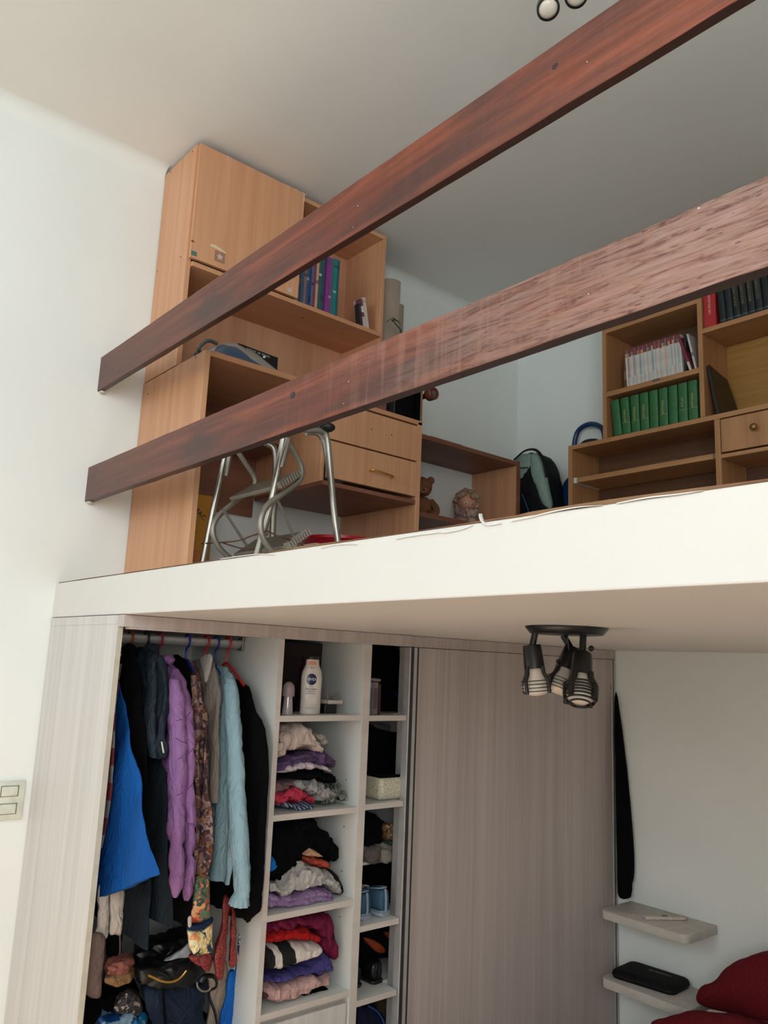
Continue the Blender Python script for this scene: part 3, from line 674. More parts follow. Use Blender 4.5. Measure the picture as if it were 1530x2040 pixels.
# white-spined magazines
x=.862; topc=[(120,60,62),(206,150,120),(150,70,70),(110,70,90),(190,120,90),(90,120,130),(160,140,110),(120,50,56)]
n=27
for i in range(n):
    w=.0095; h=.176+.005*rnd.random()
    c=rgb; base=(206+int(14*rnd.random()),200+int(12*rnd.random()),190+int(16*rnd.random())); t1=topc[rnd.randrange(8)]; ln=[(150,120,120),(120,140,140),(190,150,130),(140,150,150),(206,198,190)][rnd.randrange(5)]
    book(M_back(x+i*.0098,YO+.02+.006*rnd.random(),2.9486,-.05),w,.20,h,(206,200,190),name='magazine',label='thin white-spined magazine with dark red top edge, %s from the left of its row'%ORD[i],cat='magazine',group='white-spined magazines in the oak bookcase',band_cols=[(.90,1,(118,58,62)),(.80,.90,t1),(.06,.26,[(206,200,190),(190,196,192),(214,204,196),(196,186,180)][i%4]),(.27,.78,[(204,198,190),(ln[0]+30,ln[1]+30,ln[2]+30) if max(ln)<200 else ln,(198,196,192)][i%3])] ,loc=(x+i*.0098,YO+.1,2.949))
book(M_back(.822,YO+.06,2.9486,0),.034,.17,.165,(122,74,48),label='brown book with a pale emblem at the left end of the magazine row',band_cols=[(.35,.6,(150,110,84))],loc=(.84,YO+.1,2.949))
book(M_back(1.128,YO+.03,2.9486,.0),.010,.17,.17,(40,30,34),label='black book right of the magazine row',loc=(1.13,YO+.1,2.949))
book(M_back(1.156,YO+.02,2.952,-.3),.011,.17,.166,(126,48,62),label='dark red book leaning on the right panel beside the magazines',band_cols=[(0,.25,(206,200,190))],loc=(1.16,YO+.1,2.95))
book(M_back(1.170,YO+.04,2.952,-.2),.009,.16,.175,(206,200,196),label='pale leaning booklet against the right panel beside the magazines',band_cols=[(.4,.5,(120,110,120))],loc=(1.17,YO+.1,2.95))
# red volume and dark volumes
book(M_back(1.2300,YO+.012,3.1085,0),.050,.17,.215,(178,42,44),label='thick red book with white spine lettering at the left of the dark row',title='LAS RELIGIONES',tcol=(236,200,190),loc=(1.25,YO+.1,3.108))
x=1.296
for i in range(12):
    tt=['DICCIONARIO','','ENCICLOPEDIA','ENCICLOPEDIA','ENCICLOPEDIA'][i%5] if i else ''
    book(M_back(x,YO+.012,3.1085,-.06),.028,.17,.205,[(24,26,30),(26,34,38),(20,26,26),(28,28,34)][i%4],label='%s dark volume to the right of the red book'%(['first','second','third','fourth','fifth','sixth','seventh','eighth','ninth','tenth','eleventh','twelfth'][i]),group='dark volumes in the oak bookcase',rnd_spine=True,title=tt or None,tcol=(128,118,78),band_cols=[(.04,.07,(70,80,84))],loc=(x,YO+.1,3.108)); x+=.0292
# black framed board leaning in the lower right compartment
pts=[(1.262,2.055,2.742),(1.262,2.215,2.742),(1.262,2.225,2.80),(1.262,2.19,2.93),(1.262,2.055,2.960)]
bm=prism(pts,(.014,0,0),.002); add_M(bm,Matrix.Translation((1.262,0,2.742))@Matrix.Rotation(-.17,4,'Y')@Matrix.Translation((-1.262,0,-2.742)))
t_=thing('binder','black glossy folder standing and leaning left in the lower right oak compartment','folder',(1.27,2.13,2.742))
obj('cover',bm,M_blackgloss,t_)
bm=box(1.263,1.276,2.050,2.0555,2.744,2.956,.001); add_M(bm,Matrix.Translation((1.262,0,2.742))@Matrix.Rotation(-.17,4,'Y')@Matrix.Translation((-1.262,0,-2.742)))
obj('spine_rib',bm,M_black,t_)
# papers on the oak desk pull-out shelf
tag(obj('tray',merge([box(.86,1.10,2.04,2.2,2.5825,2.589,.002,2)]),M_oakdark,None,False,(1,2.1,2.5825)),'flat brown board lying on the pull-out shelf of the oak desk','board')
# ------------------------------------------------------------ boombox and black box on the desk
t_=thing('boombox','blue and silver portable stereo on the left end of the beech desk','stereo',(.37,.42,2.70))
M_boomb=plain('stereo_blue',rgb(62,84,112),.35); M_booms=plain('stereo_silver',rgb(168,164,158),.35,.4)
def dome(y0,y1,z0,hs,x0,x1,N=26,K=18,e=2.0):
    bm=bmesh.new(); rings=[]
    for i in range(N+1):
        q=i/N; y=y0+(y1-y0)*q; h=interp(hs,q); ring=[]
        for k in range(K+1):
            a=PI*k/K; cx=(x0+x1)/2; hw=(x1-x0)/2*(.35+.65*min(1,(h/.05)**.6))
            ring.append(bm.verts.new((cx+hw*math.copysign(abs(math.cos(a))**.7,math.cos(a)),y,z0+h*abs(math.sin(a))**.8)))
        rings.append(ring)
    for a,b in zip(rings,rings[1:]):
        for k in range(K): bm.faces.new((a[k],a[k+1],b[k+1],b[k]))
        bm.faces.new((a[K],a[0],b[0],b[K]))
    bm.faces.new(rings[0]); bm.faces.new(rings[-1]); bmesh.ops.recalc_face_normals(bm,faces=bm.faces); return bm
obj('body',dome(.262,.585,2.7005,[(0,.004),(.12,.060),(.35,.100),(.6,.086),(.85,.046),(1,.006)],.22,.44),M_booms,t_,True)
obj('speaker_cover',dome(.270,.560,2.7006,[(0,.006),(.15,.058),(.32,.064),(.55,.036),(.8,.016),(1,.004)],.32,.466),M_boomb,t_,True)
obj('cassette_door',puff([(.385,.452,2.778),(.422,.462,2.752),(.420,.522,2.738),(.392,.532,2.748),(.370,.49,2.778)],(.75,.15,.65),.006,0,20,0,4,.3,.003),plain('stereo_grey',rgb(118,106,104),.3),t_,True)
obj('button',ball((.412,.490,2.766),(.004,.006,.004),10),M_white,t_,True)
obj('handle',tube([(.35,.275,2.735),(.36,.265,2.75),(.35,.30,2.788),(.34,.34,2.792)],.007,8,5),plain('stereo_handle',rgb(86,88,88),.45),t_,True)
obj('foot',ball((.36,.262,2.722),(.02,.012,.014),12),M_black,t_,True)
p0=at(474,684,'x',.20); p1=at(552,712,'x',.20); p2=at(556,756,'x',.20)
t_=thing('game_box','black boxed set with white lettering standing behind the stereo','box',(.19,.6,2.70))
obj('carton',prism([(.205,p0.y,2.7006),(.205,p1.y+.002,2.7006),(.205,p1.y+.002,p1.z-.002),(.205,p0.y,p0.z)],(-.03,0,0),.001),M_blackgloss,t_)
rr=Vector((0,p1.y-p0.y,p1.z-p0.z)); uu=Vector((0,-rr.z,rr.y))
text('lettering','JUEGOS  DE  MAGIA',.011,Vector((.2056,(p0.y+p1.y)/2,(p0.z+p1.z)/2-.012)),rr,uu,pm((190,186,180)),t_,.0002,xs=1.05)
cc=Vector((.2058,p0.y+(p1.y-p0.y)*.62,p0.z-.055)); obj('printed_hand',puff([cc+Vector((0,-.018,-.02)),cc+Vector((0,.012,-.022)),cc+Vector((0,.016,.004)),cc+Vector((0,.004,.018)),cc+Vector((0,-.010,.010))],(1,0,0),.0003,0,10,0,3,.2,.0006),pm((176,140,138)),t_,True)
# ------------------------------------------------------------ boxes, mat and plant at the right end of the desk
def pbox(name,label,cat,x0,x1,y0,y1,z0,z1,mat,parts=()):
    t_=thing(name,label,cat,((x0+x1)/2,(y0+y1)/2,z0)); obj('carton',box(x0,x1,y0,y1,z0,z1,.002,2),mat,t_); return t_
ZD=DZ-.0238
q=pbox('storage_box','dusty pink box standing on the right end of the beech desk','box',.20,.40,1.000,1.072,ZD,2.86,plain('pink_card',rgb(132,86,76),.7)); obj('lid',box(.196,.404,.998,1.074,2.82,2.864,.002),plain('pink_lid',rgb(120,80,74),.7),q)
q=thing('speaker','black box speaker standing between the pink box and the skateboard','speaker',(.36,1.12,ZD)); obj('cabinet',box(.28,.44,1.078,1.182,ZD,2.90,.004,2),M_black,q); obj('grille',box(.44,.446,1.084,1.176,ZD+.01,2.89,.003,2),M_blackmat,q)
t_=thing('rolled_mat','tall beige rolled mat standing in the corner beyond the hutch','mat',(.12,1.28,2.70))
bm=bmesh.new()
sp=[(.028+.0022*a, a) for a in [k*.35 for k in range(60)]]
P=[]
for k in range(70):
    a=k*.28; r=.020+.0022*a; P.append((r*math.cos(a),r*math.sin(a)))
for dx in (0,):
    up=[bm.verts.new((.115+x,1.285+y,3.43+.004*math.sin(i*.3))) for i,(x,y) in enumerate(P)]; lo=[bm.verts.new((.115+x,1.285+y,2.7065)) for x,y in P]
    for k in range(69): bm.faces.new((up[k],lo[k],lo[k+1],up[k+1]))
obj('roll',bm,paint('beige_mat',rgb(176,158,142),.85,.08,14),t_,True)
obj('outer_sheet',tube([(.10,1.37,2.7065),(.10,1.37,3.36)],.022,18),paint('beige_sheet',rgb(160,146,132),.85,.06,12),t_,True)
t_=thing('trailing_plant','dark green trailing leaf sprig beside the right panel of the hutch','plant',(.20,1.19,ZD))
M_leaf=plain('leaf_green',rgb(26,52,40),.5)
obj('pot',lathe([(0,0),(.032,0),(.042,.10),(.045,.105),(.040,.105),(.036,.095),(0,.09)],Matrix.Translation((.19,1.215,2.706)),24),plain('pot_brown',rgb(100,62,44),.6),t_,True)
cp=[at(772,642,'y',1.20),at(800,662,'y',1.20),at(795,640,'y',1.20)]
obj('stem',tube([(.19,1.215,2.80),(.19,1.21,3.0),at(798,668,'y',1.205),at(790,648,'y',1.20),at(780,637,'y',1.20)],.0028,6,6),M_leaf,t_,True)
def leaf(pa,pb,w,par):
    a=Vector(pa); b=Vector(pb); d=b-a; s=d.cross(Vector((.4,-.3,1))).normalized(); bm=bmesh.new(); L_,R_=[],[]
    for k in range(9):
        q=k/8; ww=w*math.sin(PI*min(.98,q+.04))**.8; c=a+d*q+Vector((0,0,.012*math.sin(PI*q))); L_.append(bm.verts.new(c+s*ww)); R_.append(bm.verts.new(c-s*ww+Vector((0,0,-.002))))
    for k in range(8): bm.faces.new((L_[k],L_[k+1],R_[k+1],R_[k]))
    obj('leaf',bm,M_leaf,par,True)
j=at(782,638,'y',1.20)
leaf(j,at(768,646,'y',1.19),.010,t_); leaf(j,at(797,646,'y',1.21),.009,t_); leaf(j,at(802,652,'y',1.22),.006,t_); leaf(at(790,640,'y',1.2),at(775,636,'y',1.19),.007,t_)
# ------------------------------------------------------------ skateboard
t_=thing('skateboard','skateboard standing on end between desk and low unit, brown wheel showing','skateboard',(.36,1.20,ZF))
bm=bmesh.new(); y0=1.203; pts=[]
for k in range(25): a=PI*k/24; pts.append((.36+.095*math.cos(a),y0,2.86+.06*math.sin(a)))
for k in range(25): a=PI+PI*k/24; pts.append((.36+.095*math.cos(a),y0,2.03+.06*math.sin(a)+0))
obj('deck',prism(pts,(0,.012,0),.0008),laminate('deck_ply',rgb(120,88,66),rgb(152,116,88),(20,200,3),.6),t_)
obj('grip_tape',prism([(p[0],p[1]-.0008,p[2]) for p in pts],(0,.0007,0)),M_blackmat,t_)
M_wheel=plain('urethane_brown',rgb(100,52,42),.35)
for zc in (2.815,2.12):
    tr=obj('truck',merge([box(.335,.385,1.2155,1.222,zc-.03,zc+.03,.002),prism([(.34,1.222,zc-.02),(.38,1.222,zc-.02),(.38,1.222,zc+.02),(.34,1.222,zc+.02)],(0,.03,0),.004),tube([(.27,1.258,zc),(.45,1.258,zc)],.011,12)]),M_black,t_,True)
    for xw,s in ((.440,1),(.252,1)):
        wh=obj('wheel',lathe([(0,.0),(.012,.0),(.013,.003),(.024,.0),(.027,.004),(.027,.034),(.024,.038),(.013,.036),(.012,.032),(0,.032)],frame((xw,1.258,zc),(1,0,0)),28),M_wheel,t_,True)
        obj('bearing',merge([lathe([(0,.0332),(.0115,.0332),(.0115,.0320)],frame((xw,1.258,zc),(1,0,0)),20),lathe([(0,.041),(.0045,.041),(.0045,.033)],frame((xw,1.258,zc),(1,0,0)),6)]),M_steelold,wh,True)
# ------------------------------------------------------------ step stool in front of the desk
S_=thing('step_stool','aluminium step stool with bent tube frames and ribbed treads on the loft','stool',(.71,.40,ZF))
def L_(px,py,x): return at(px,py,'x',x)
def Ly(px,py,y): return at(px,py,'y',y)
F1=Vector((.462,.285,1.9385)); F2=Vector((.775,.285,1.9385)); F3=Vector((.895,.53,1.9385)); F4=Vector((.50,.53,1.9385))
A1=Ly(449,905,.31); A2=Ly(566,868,.305); A3=L_(650,865,.878); A4=Vector((.565,.47,2.42))
A1.z=max(A1.z,2.35)
obj('leg',tube([F1,Ly(425,1015,.295),A1,A1+Vector((.01,.004,.08))],.0098,14),M_chrome,S_,True)
obj('leg',tube([F2,Ly(541,1000,.295),A2,A2+Vector((.008,.004,.07))],.0098,14),M_chrome,S_,True)
obj('leg',tube([A2+Vector((.0,.06,.045)),L_(610,856,.875),L_(640,858,.878),L_(652,876,.879),L_(659,950,.882),L_(668,1040,.89),F3],.0095,14,6),M_chrome,S_,True)
obj('leg',tube([F4,Vector((.53,.50,2.15)),A4+Vector((.0,0,-.05)),A4+Vector((-.01,-.03,-.008)),A4+Vector((-.03,-.10,.0))],.0105,14,5),M_chrome,S_,True)
# short stubs clamped beside each leg
obj('brace_tube',tube([Ly(458,905,.31),Ly(450,948,.31)],.0085,12),M_chrome,S_,True)
obj('brace_tube',tube([Ly(575,872,.305),Ly(560,930,.305)],.0085,12),M_chrome,S_,True)
obj('brace_tube',tube([L_(610,862,.862),L_(632,863,.865),L_(645,880,.866),L_(652,918,.868),L_(656,951,.870)],.0085,12,5),M_chrome,S_,True)
ss=obj('seat',box(.575,.90,.285,.475,2.425,2.45,.008,3),M_steelold,S_,True)
obj('seat_bracket',ball(L_(652,852,.885),(.028,.022,.014),14),M_black,S_,True)
V2=[L_(572,880,.86),L_(590,908,.86),L_(601,932,.86),L_(596,958,.86),L_(562,984,.86),L_(530,1010,.86),L_(519,1045,.86),L_(528,1080,.86),L_(552,1108,.86),L_(562,1122,.86)]
V1=[L_(474,900,.58),L_(490,925,.58),L_(508,955,.58),L_(500,975,.58),L_(465,1002,.58),L_(432,1032,.58),L_(424,1060,.58),L_(436,1090,.58),L_(462,1116,.58),L_(472,1126,.58)]
for V_ in (V1,V2): obj('swing_frame',tube(V_,.0088,12,4),M_steelold,S_,True)
def tread(a,b,dy,dz,th=.012):
    """a, b: the two side points (on V1 and V2); the tread spans between them and reaches along (dy, dz)"""
    a=Vector(a);b=Vector(b); e=Vector((0,dy,dz)); n=Vector((0,-dz,dy)).normalized()*th
    bm=prism([a,b,b+e,a+e],n,.002); o=obj('tread',bm,M_steelold,S_)
    rb=bmesh.new()
    for k in range(9):
        q=(k+.5)/9; c=b+e*q*.94; add_prism(rb,[c+Vector((.0,0,0)),c+e*.06,c+e*.06+n*1.5,c+n*1.5],(.024,0,0))
    obj('ribbed_end',rb,plain('pale_rubber',rgb(150,140,128),.7),o)
tread(Vector((.60,.300,2.190)),Vector((.852,.300,2.190)),.075,.055)
tread(Vector((.60,.330,2.020)),Vector((.875,.330,2.020)),.075,.055)
for lb_ in (prism([Vector((.60,.27,2.16)),Vector((.60,.276,2.166)),Vector((.60,.40,2.03)),Vector((.60,.394,2.024))],(.003,0,0)),prism([Vector((.845,.30,2.175)),Vector((.845,.306,2.181)),Vector((.845,.40,2.04)),Vector((.845,.394,2.034))],(.003,0,0))): obj('link_bar',lb_,M_steelold,S_)
obj('spreader_wire',merge([tube([F1+Vector((-.0,.0,.13)),Ly(470,1078,.285),Ly(500,1068,.28),Ly(532,1058,.28)],.0022,8,6),tube([Ly(532,1058,.28),Ly(560,1070,.30),Ly(590,1080,.36),Ly(612,1092,.40)],.0022,8,6),tube([Ly(445,1082,.29),Ly(480,1092,.31),Ly(512,1094,.33)],.0022,8,6)]),plain('rusty_wire',rgb(98,66,52),.6,.5),S_,True)
obj('collar',merge([lathe([(.0125,-.004),(.0138,-.002),(.0138,.002),(.0125,.004)],frame(Ly(525,1063,.288),Ly(541,1000,.295)-Ly(525,1063,.288)),16)]),M_steelold,S_,True)
# ------------------------------------------------------------ things under the desk
yb=thing('yellow_case','dark yellow upright case with black lettering beside the desk\'s left panel','case',(.17,.33,ZF))
obj('body',box(.06,.28,.262,.415,ZF+.0005,2.268,.010,3),paint('yellow_board',rgb(186,126,34),.55,.05,8),yb,True)
cl=at(388,1012,'x',.2805); text('lettering','MAC',.026,Vector((.2806,cl.y+.020,cl.z-.016)),(0,1,-.75),(0,.75,1),pm((16,12,12)),yb,.0004)
tag(obj('wooden_block',box(.30,.36,.30,.36,ZF+.0005,2.06,.002),plain('orange_wood',rgb(168,100,44),.6),None,False,(.33,.33,ZF)),'orange wooden block on the loft behind the stool\'s far left leg','block')
t_=thing('red_basin','round red plastic basin on the loft under the desk drawers','basin',(.33,.93,ZF))
obj('bowl',lathe([(0,.004),(.10,.004),(.145,.22),(.158,.225),(.158,.236),(.148,.238),(.139,.226),(.094,.012),(0,.012)],Matrix.Translation((.33,.93,ZF)),48),plain('red_plastic',rgb(176,16,36),.3),t_,True)
t_=thing('wire_basket','small white wire basket standing in front of the red basin','basket',(.46,.72,ZF))
bm=bmesh.new(); bx0,bx1,by0,by1,bz0,bz1=.44,.58,.64,.78,ZF+.002,2.105
for z in (bz0,bz0+.05,bz0+.1,bz1-.006,bz1): add_tube(bm,[(bx0,by0,z),(bx1,by0,z),(bx1,by1,z),(bx0,by1,z),(bx0,by0,z)],.0016,6)
obj('rim',bm,M_cream,t_)
bm=bmesh.new()
for k in range(9):
    q=k/8
    for a,b in (((bx0+(bx1-bx0)*q,by0),0),((bx0+(bx1-bx0)*q,by1),0),((bx1,by0+(by1-by0)*q),0),((bx0,by0+(by1-by0)*q),0)): add_tube(bm,[(a[0],a[1],bz0),(a[0],a[1],bz1)],.0012,5)
w_=obj('wires',bm,M_cream,t_); w_['kind']='stuff'
struct(obj('trim_4',box(0,.006,.93,1.16,2.20,2.225,.001),M_white))
t_=thing('wall_socket','small white socket plate on the wall behind the desk','socket',(0,1.12,2.21)); obj('face_plate',box(.006,.013,1.085,1.145,2.09,2.17,.002),M_cream,t_)
# ------------------------------------------------------------ doll, teddy and small plush
def sph(c,r,mat,name,par,n=18,j=0,s=0): return obj(name,ball(c,r,n,j,s),mat,par,True)
M_skin=plain('doll_skin',rgb(206,150,124),.5); M_hair=paint('doll_hair',rgb(168,138,114),.9,.25,60,.6); M_pink=cloth('doll_dress',rgb(176,140,136)); M_teddy=cloth('teddy_fur',rgb(132,86,58),.95,300)
hd=at(930,1000,'x',.17); G=.30
dl=thing('doll','curly-haired doll in a pink dress sitting in the low unit, holding a plush','doll',(hd.x,hd.y,2.3605))
face=Vector((.80,-.52,-.28)).normalized(); fr=frame(hd,face,(0,0,1)); rt=Vector((face.y,-face.x,0)).normalized()*-1
sd=face.cross(Vector((0,0,1))).normalized(); upv=sd.cross(face)
bm=ball(hd,(.046,.044,.047),24)
for v in bm.verts:
    d=(v.co-hd).normalized(); k=d.dot(face)
    if k>.6: v.co+=face*(.0035*math.exp(-((d.dot(sd))**2+(d.dot(upv)+.18)**2)/.012)+.002*math.exp(-((abs(d.dot(sd))-.42)**2+(d.dot(upv)+.3)**2)/.03))
obj('head',bm,M_skin,dl,True)
for s in (-1,1):
    e=hd+face*.0425+sd*.016*s-upv*.004; sph(e,(.0062,.0062,.0062),pm((236,230,224)),'eye',dl,12); 
    sph(e+face*.0042,(.0036,.0036,.0036),pm((54,30,22)),'iris',dl,10)
obj('mouth',ball(hd+face*.0425-upv*.024,(.004,.0075,.0028),10),pm((168,70,66)),dl,True)
rnd=random.Random(3); hb=[]
for k in range(150):
    a=rnd.uniform(0,2*PI); z=rnd.uniform(-.75,1); d=(sd*math.cos(a)*math.sqrt(1-z*z)+face*math.sin(a)*math.sqrt(1-z*z)+upv*z)
    if d.dot(face)>.22 and d.dot(upv)<.50: continue
    rr=.050+.005*rnd.random(); hb.append(ball(hd+d*rr,.0085+.006*rnd.random(),8,.3,k))
hb.append(ball(hd-face*.012+upv*.008,(.047,.046,.048),18,.1,2))
obj('hair',merge(hb),M_hair,dl,True)
bz=2.3605
body=bmesh.new(); add_lathe(body,[(0,0),(.062,.002),(.066,.02),(.050,.07),(.038,.105),(.018,.122),(0,.124)],Matrix.Translation((hd.x-.012,hd.y+.012,bz)),28)
body=crumple(body,.004,40,5); obj('dress',body,M_pink,dl,True)
nb=Vector((hd.x-.012,hd.y+.012,bz+.115))
for s in (-1,1):
    sh=nb+sd*.036*s+Vector((0,0,-.012)); hnd=hd+face*.062+sd*.016*s-upv*.058
    obj('arm',tube([sh,sh+sd*.012*s+face*.018-upv*.028,hnd],[.015,.013,.009],12,5),M_pink,dl,True); sph(hnd,(.010,.009,.010),M_skin,'hand',dl,12)
    lg=Vector((hd.x,hd.y,bz+.017))+sd*.022*s
    obj('leg',tube([lg,lg+face*.05+Vector((0,0,.004)),lg+face*.10-Vector((0,0,.0))],[.016,.014,.012],12,4),M_skin,dl,True)
    obj('shoe',ball(lg+face*.108+Vector((0,0,.0035)),(.017,.015,.018),12),M_black,dl,True)
pl_c=hd+face*.070-upv*.046-sd*.010+Vector((0,0,-.004)); ps=thing('small_plush','small pale plush toy held in front of the doll\'s chest','plush toy',pl_c)
M_pl=cloth('plush_pale',rgb(196,168,152),.95,300)
sph(pl_c,(.026,.026,.024),M_pl,'head',ps,18,.05,3); sph(pl_c-Vector((0,0,.036))+face*.004,(.024,.024,.024),M_pl,'body',ps,16,.05,4)
for s in (-1,1): sph(pl_c+sd*.021*s+Vector((0,0,.018)),(.009,.009,.009),M_pl,'ear',ps,12); sph(pl_c+sd*.009*s+face*.0235+Vector((0,0,.004)),(.0026,)*3,M_black,'eye',ps,8)
sph(pl_c+face*.024-Vector((0,0,.006)),(.009,.009,.007),pm((168,130,120)),'muzzle',ps,12)
tb=at(838,1000,'x',.17); td=thing('teddy_bear','brown teddy bear half hidden behind the skateboard in the low unit','teddy bear',(tb.x,tb.y,2.3605))
tb=Vector((tb.x,tb.y+.004,2.505))
sph(tb,(.047,.047,.045),M_teddy,'head',td,22,.05,1)
for s in (-1,1):
    e_=obj('ear',ball(tb+sd*.040*s+Vector((0,0,.033)),(.016,.018,.018),14,.05,2),M_teddy,td,True)
    sph(tb+sd*.016*s+face*.042+Vector((0,0,.008)),(.0042,)*3,M_black,'eye',td,8)
obj('muzzle',ball(tb+face*.042-Vector((0,0,.012)),(.020,.020,.015),14),cloth('teddy_muzzle',rgb(160,116,84)),td,True)
obj('nose',ball(tb+face*.061-Vector((0,0,.007)),(.006,.007,.004),10),M_black,td,True)
obj('body',ball((tb.x-.006,tb.y+.006,2.4125),(.052,.052,.052),20,.05,6),M_teddy,td,True)
for s in (-1,1):
    obj('arm',tube([Vector((tb.x,tb.y,2.44))+sd*.042*s,Vector((tb.x,tb.y,2.41))+sd*.062*s+face*.03,Vector((tb.x,tb.y,2.385))+sd*.052*s+face*.055],[.017,.018,.015],12,4),M_teddy,td,True)
    obj('leg',tube([Vector((tb.x,tb.y,2.385))+sd*.03*s,Vector((tb.x,tb.y,2.384))+sd*.042*s+face*.085],[.022,.020],12),M_teddy,td,True)
# ------------------------------------------------------------ backpack and blue case in the back corner
t_=thing('backpack','mint green and black backpack leaning in the back loft corner','backpack',(.25,2.16,ZF))
YP=2.16; M_mint=cloth('mint_nylon',rgb(150,176,164),.7,400); M_bk=cloth('black_nylon',rgb(18,20,24),.7,400)
obj('body',puff(pxs([(1012,1055),(1010,960),(1022,918),(1048,900),(1072,905),(1086,940),(1096,1000),(1108,1050)],'y',YP),(0,-1,0),.14,.006,14,2,5,.4,.03),M_bk,t_,True)
obj('side_panel',puff(pxs([(1056,906),(1068,904),(1080,930),(1090,975),(1096,1010),(1082,1008),(1070,975),(1058,945)],'y',YP-.022),(0,-1,0),.03,.002,20,3,4,.4,.014),M_mint,t_,True)
obj('top_panel',puff(pxs([(1026,912),(1050,902),(1060,912),(1054,940),(1036,958),(1022,956)],'y',YP-.022),(0,-1,0),.03,.003,26,4,4,.4,.012),M_mint,t_,True)
obj('strap',tube(pxs([(1024,916),(1046,898),(1068,897),(1082,916),(1090,950)],'y',YP-.045),.008,10,6,.5),M_bk,t_,True)
obj('zip',tube(pxs([(1028,930),(1040,932),(1052,931)],'y',YP-.042),.0025,6,3),M_black,t_,True)
obj('blue_cord',tube(pxs([(1040,985),(1050,1010),(1056,1030)],'y',YP-.036),.004,8,5),pm((40,84,130)),t_,True)
t_=thing('blue_case','blue moulded plastic case with arched handle behind the oak desk','case',(.52,2.22,ZF))
M_blue=plain('blue_plastic',rgb(24,56,104),.3)
obj('shell',puff(pxs([(1106,1060),(1108,1010),(1116,975),(1130,950),(1160,930),(1190,950),(1190,1060)],'y',2.300),(0,-1,0),.022,0,10,0,5,.4,.018),M_blue,t_,True)
obj('handle',tube(pxs([(1150,965),(1144,900),(1150,862),(1170,846),(1192,848),(1204,866),(1206,930)],'y',2.296),.0125,14,6),M_blue,t_,True)
obj('inner_pad',puff(pxs([(1146,910),(1152,886),(1170,874),(1196,880),(1198,930),(1150,930)],'y',2.300),(0,-1,0),.015,0,10,0,4,.4,.006),M_black,t_,True)
# ------------------------------------------------------------ spot lamps
M_bulb=plain('bulb_glass',rgb(226,214,200),.22); M_socket=plain('lamp_black',rgb(20,20,22),.35)
def spot(par,base,aim,arm_off,ln=.062,scale=1.0,caged=True,heavy=False):
    """arm down from the plate, a cup, a reflector bulb and its cage"""
    base=Vector(base); top=base+Vector(arm_off); a=Vector(aim).normalized(); F=frame(top,a); s=scale
    obj('arm',merge([tube([base,top],.008*s,10),ball(top,.011*s,12)]),M_socket,par,True)
    cup=obj('socket_cup',lathe([(0,-.006*s),(.021*s,-.006*s),(.0225*s,.0),(.0245*s,.050*s),(.0215*s,.050*s),(.020*s,.005*s),(0,.005*s)],F,28),M_socket,par,True)
    obj('bulb',lathe([(.012*s,.03*s),(.016*s,.045*s),(.020*s,.062*s),(.0305*s,.086*s),(.0315*s,.095*s),(.029*s,.104*s),(.018*s,.111*s),(0,.114*s)],F,32),M_bulb,par,True)
    if caged:
        bm=bmesh.new()
        for k,z in enumerate((.078,.086,.094,.102) if not heavy else (.074,.081,.088,.095,.102,.109,.115)):
            r=.0345*s if not heavy else .0375*s*(1,1,1,1,.97,.86,.62)[k]; add_tube(bm,[F@Vector((r*math.cos(2*PI*i/28),r*math.sin(2*PI*i/28),z*s)) for i in range(29)],(.0021 if heavy else .0011)*s,6,0,False)
        cg=obj('cage',bm,M_socket,par,True)
        bm=bmesh.new()
        for i in range(4):
            an=PI/4+i*PI/2; c,sn=math.cos(an),math.sin(an)
            add_tube(bm,[F@Vector((.024*s*c,.024*s*sn,.045*s)),F@Vector((.027*s*c,.027*s*sn,.062*s)),F@Vector((.0365*s*c,.0365*s*sn,.078*s)),F@Vector((.0365*s*c,.0365*s*sn,.108*s))],(.0075 if heavy else .0042)*s,8,0)
        obj('cage_bar',bm,M_socket,cg,True)
    else:
        for z in (.056,.066,.076): obj('rib',lathe([((.024+(z-.056)*.45)*s,(z-.002)*s),((.026+(z-.056)*.45)*s,z*s),((.024+(z-.056)*.45)*s,(z+.002)*s)],F,28),M_steelold,par,True)
        obj('rim',lathe([(.0325*s,.080*s),(.036*s,.086*s),(.037*s,.104*s),(.0325*s,.106*s),(.0325*s,.080*s)],F,32),M_socket,par,True)
LC=at(1121,1249,'z',1.8239); LC.y=.705
lt=thing('spot_lamp','black three-spot lamp with caged bulbs under the loft','lamp',(LC.x,LC.y,ZS))
dv=(at(1198,1252,'z',1.8239)-at(1045,1249,'z',1.8239)).normalized()
obj('ceiling_plate',lathe([(0,0),(.098,0),(.098,-.003),(.086,-.017),(0,-.017)],Matrix.Translation((LC.x,LC.y,ZS)),48),M_socket,lt,True)
def lp(px,py,dd=0): # point on the upright plane through the plate centre facing the camera
    n_=Vector((CP.x-LC.x,CP.y-LC.y,0)).normalized(); d=CR@Vector(((px-765)/CF,-(py-1020)/CF,-1)); o=LC+n_*dd; return CP+d*((o-CP).dot(n_)/d.dot(n_))
b1=lp(1066,1262,.02); t1=lp(1060,1290,.02); 
spot(lt,(b1.x,b1.y,1.807),(lp(1065,1360,.03)-lp(1057,1290,.03)),t1-Vector((b1.x,b1.y,1.807)))
b2=lp(1162,1262,.02); t2=lp(1160,1308,.03)
spot(lt,(b2.x,b2.y,1.807),(lp(1157,1372,.065)-lp(1160,1308,.03)),t2-Vector((b2.x,b2.y,1.807)),scale=1.02,heavy=True)
b3=lp(1122,1262,-.05); t3=lp(1140,1296,-.05)
spot(lt,(b3.x,b3.y,1.807),(lp(1112,1372,-.03)-lp(1140,1296,-.05)),t3-Vector((b3.x,b3.y,1.807)))
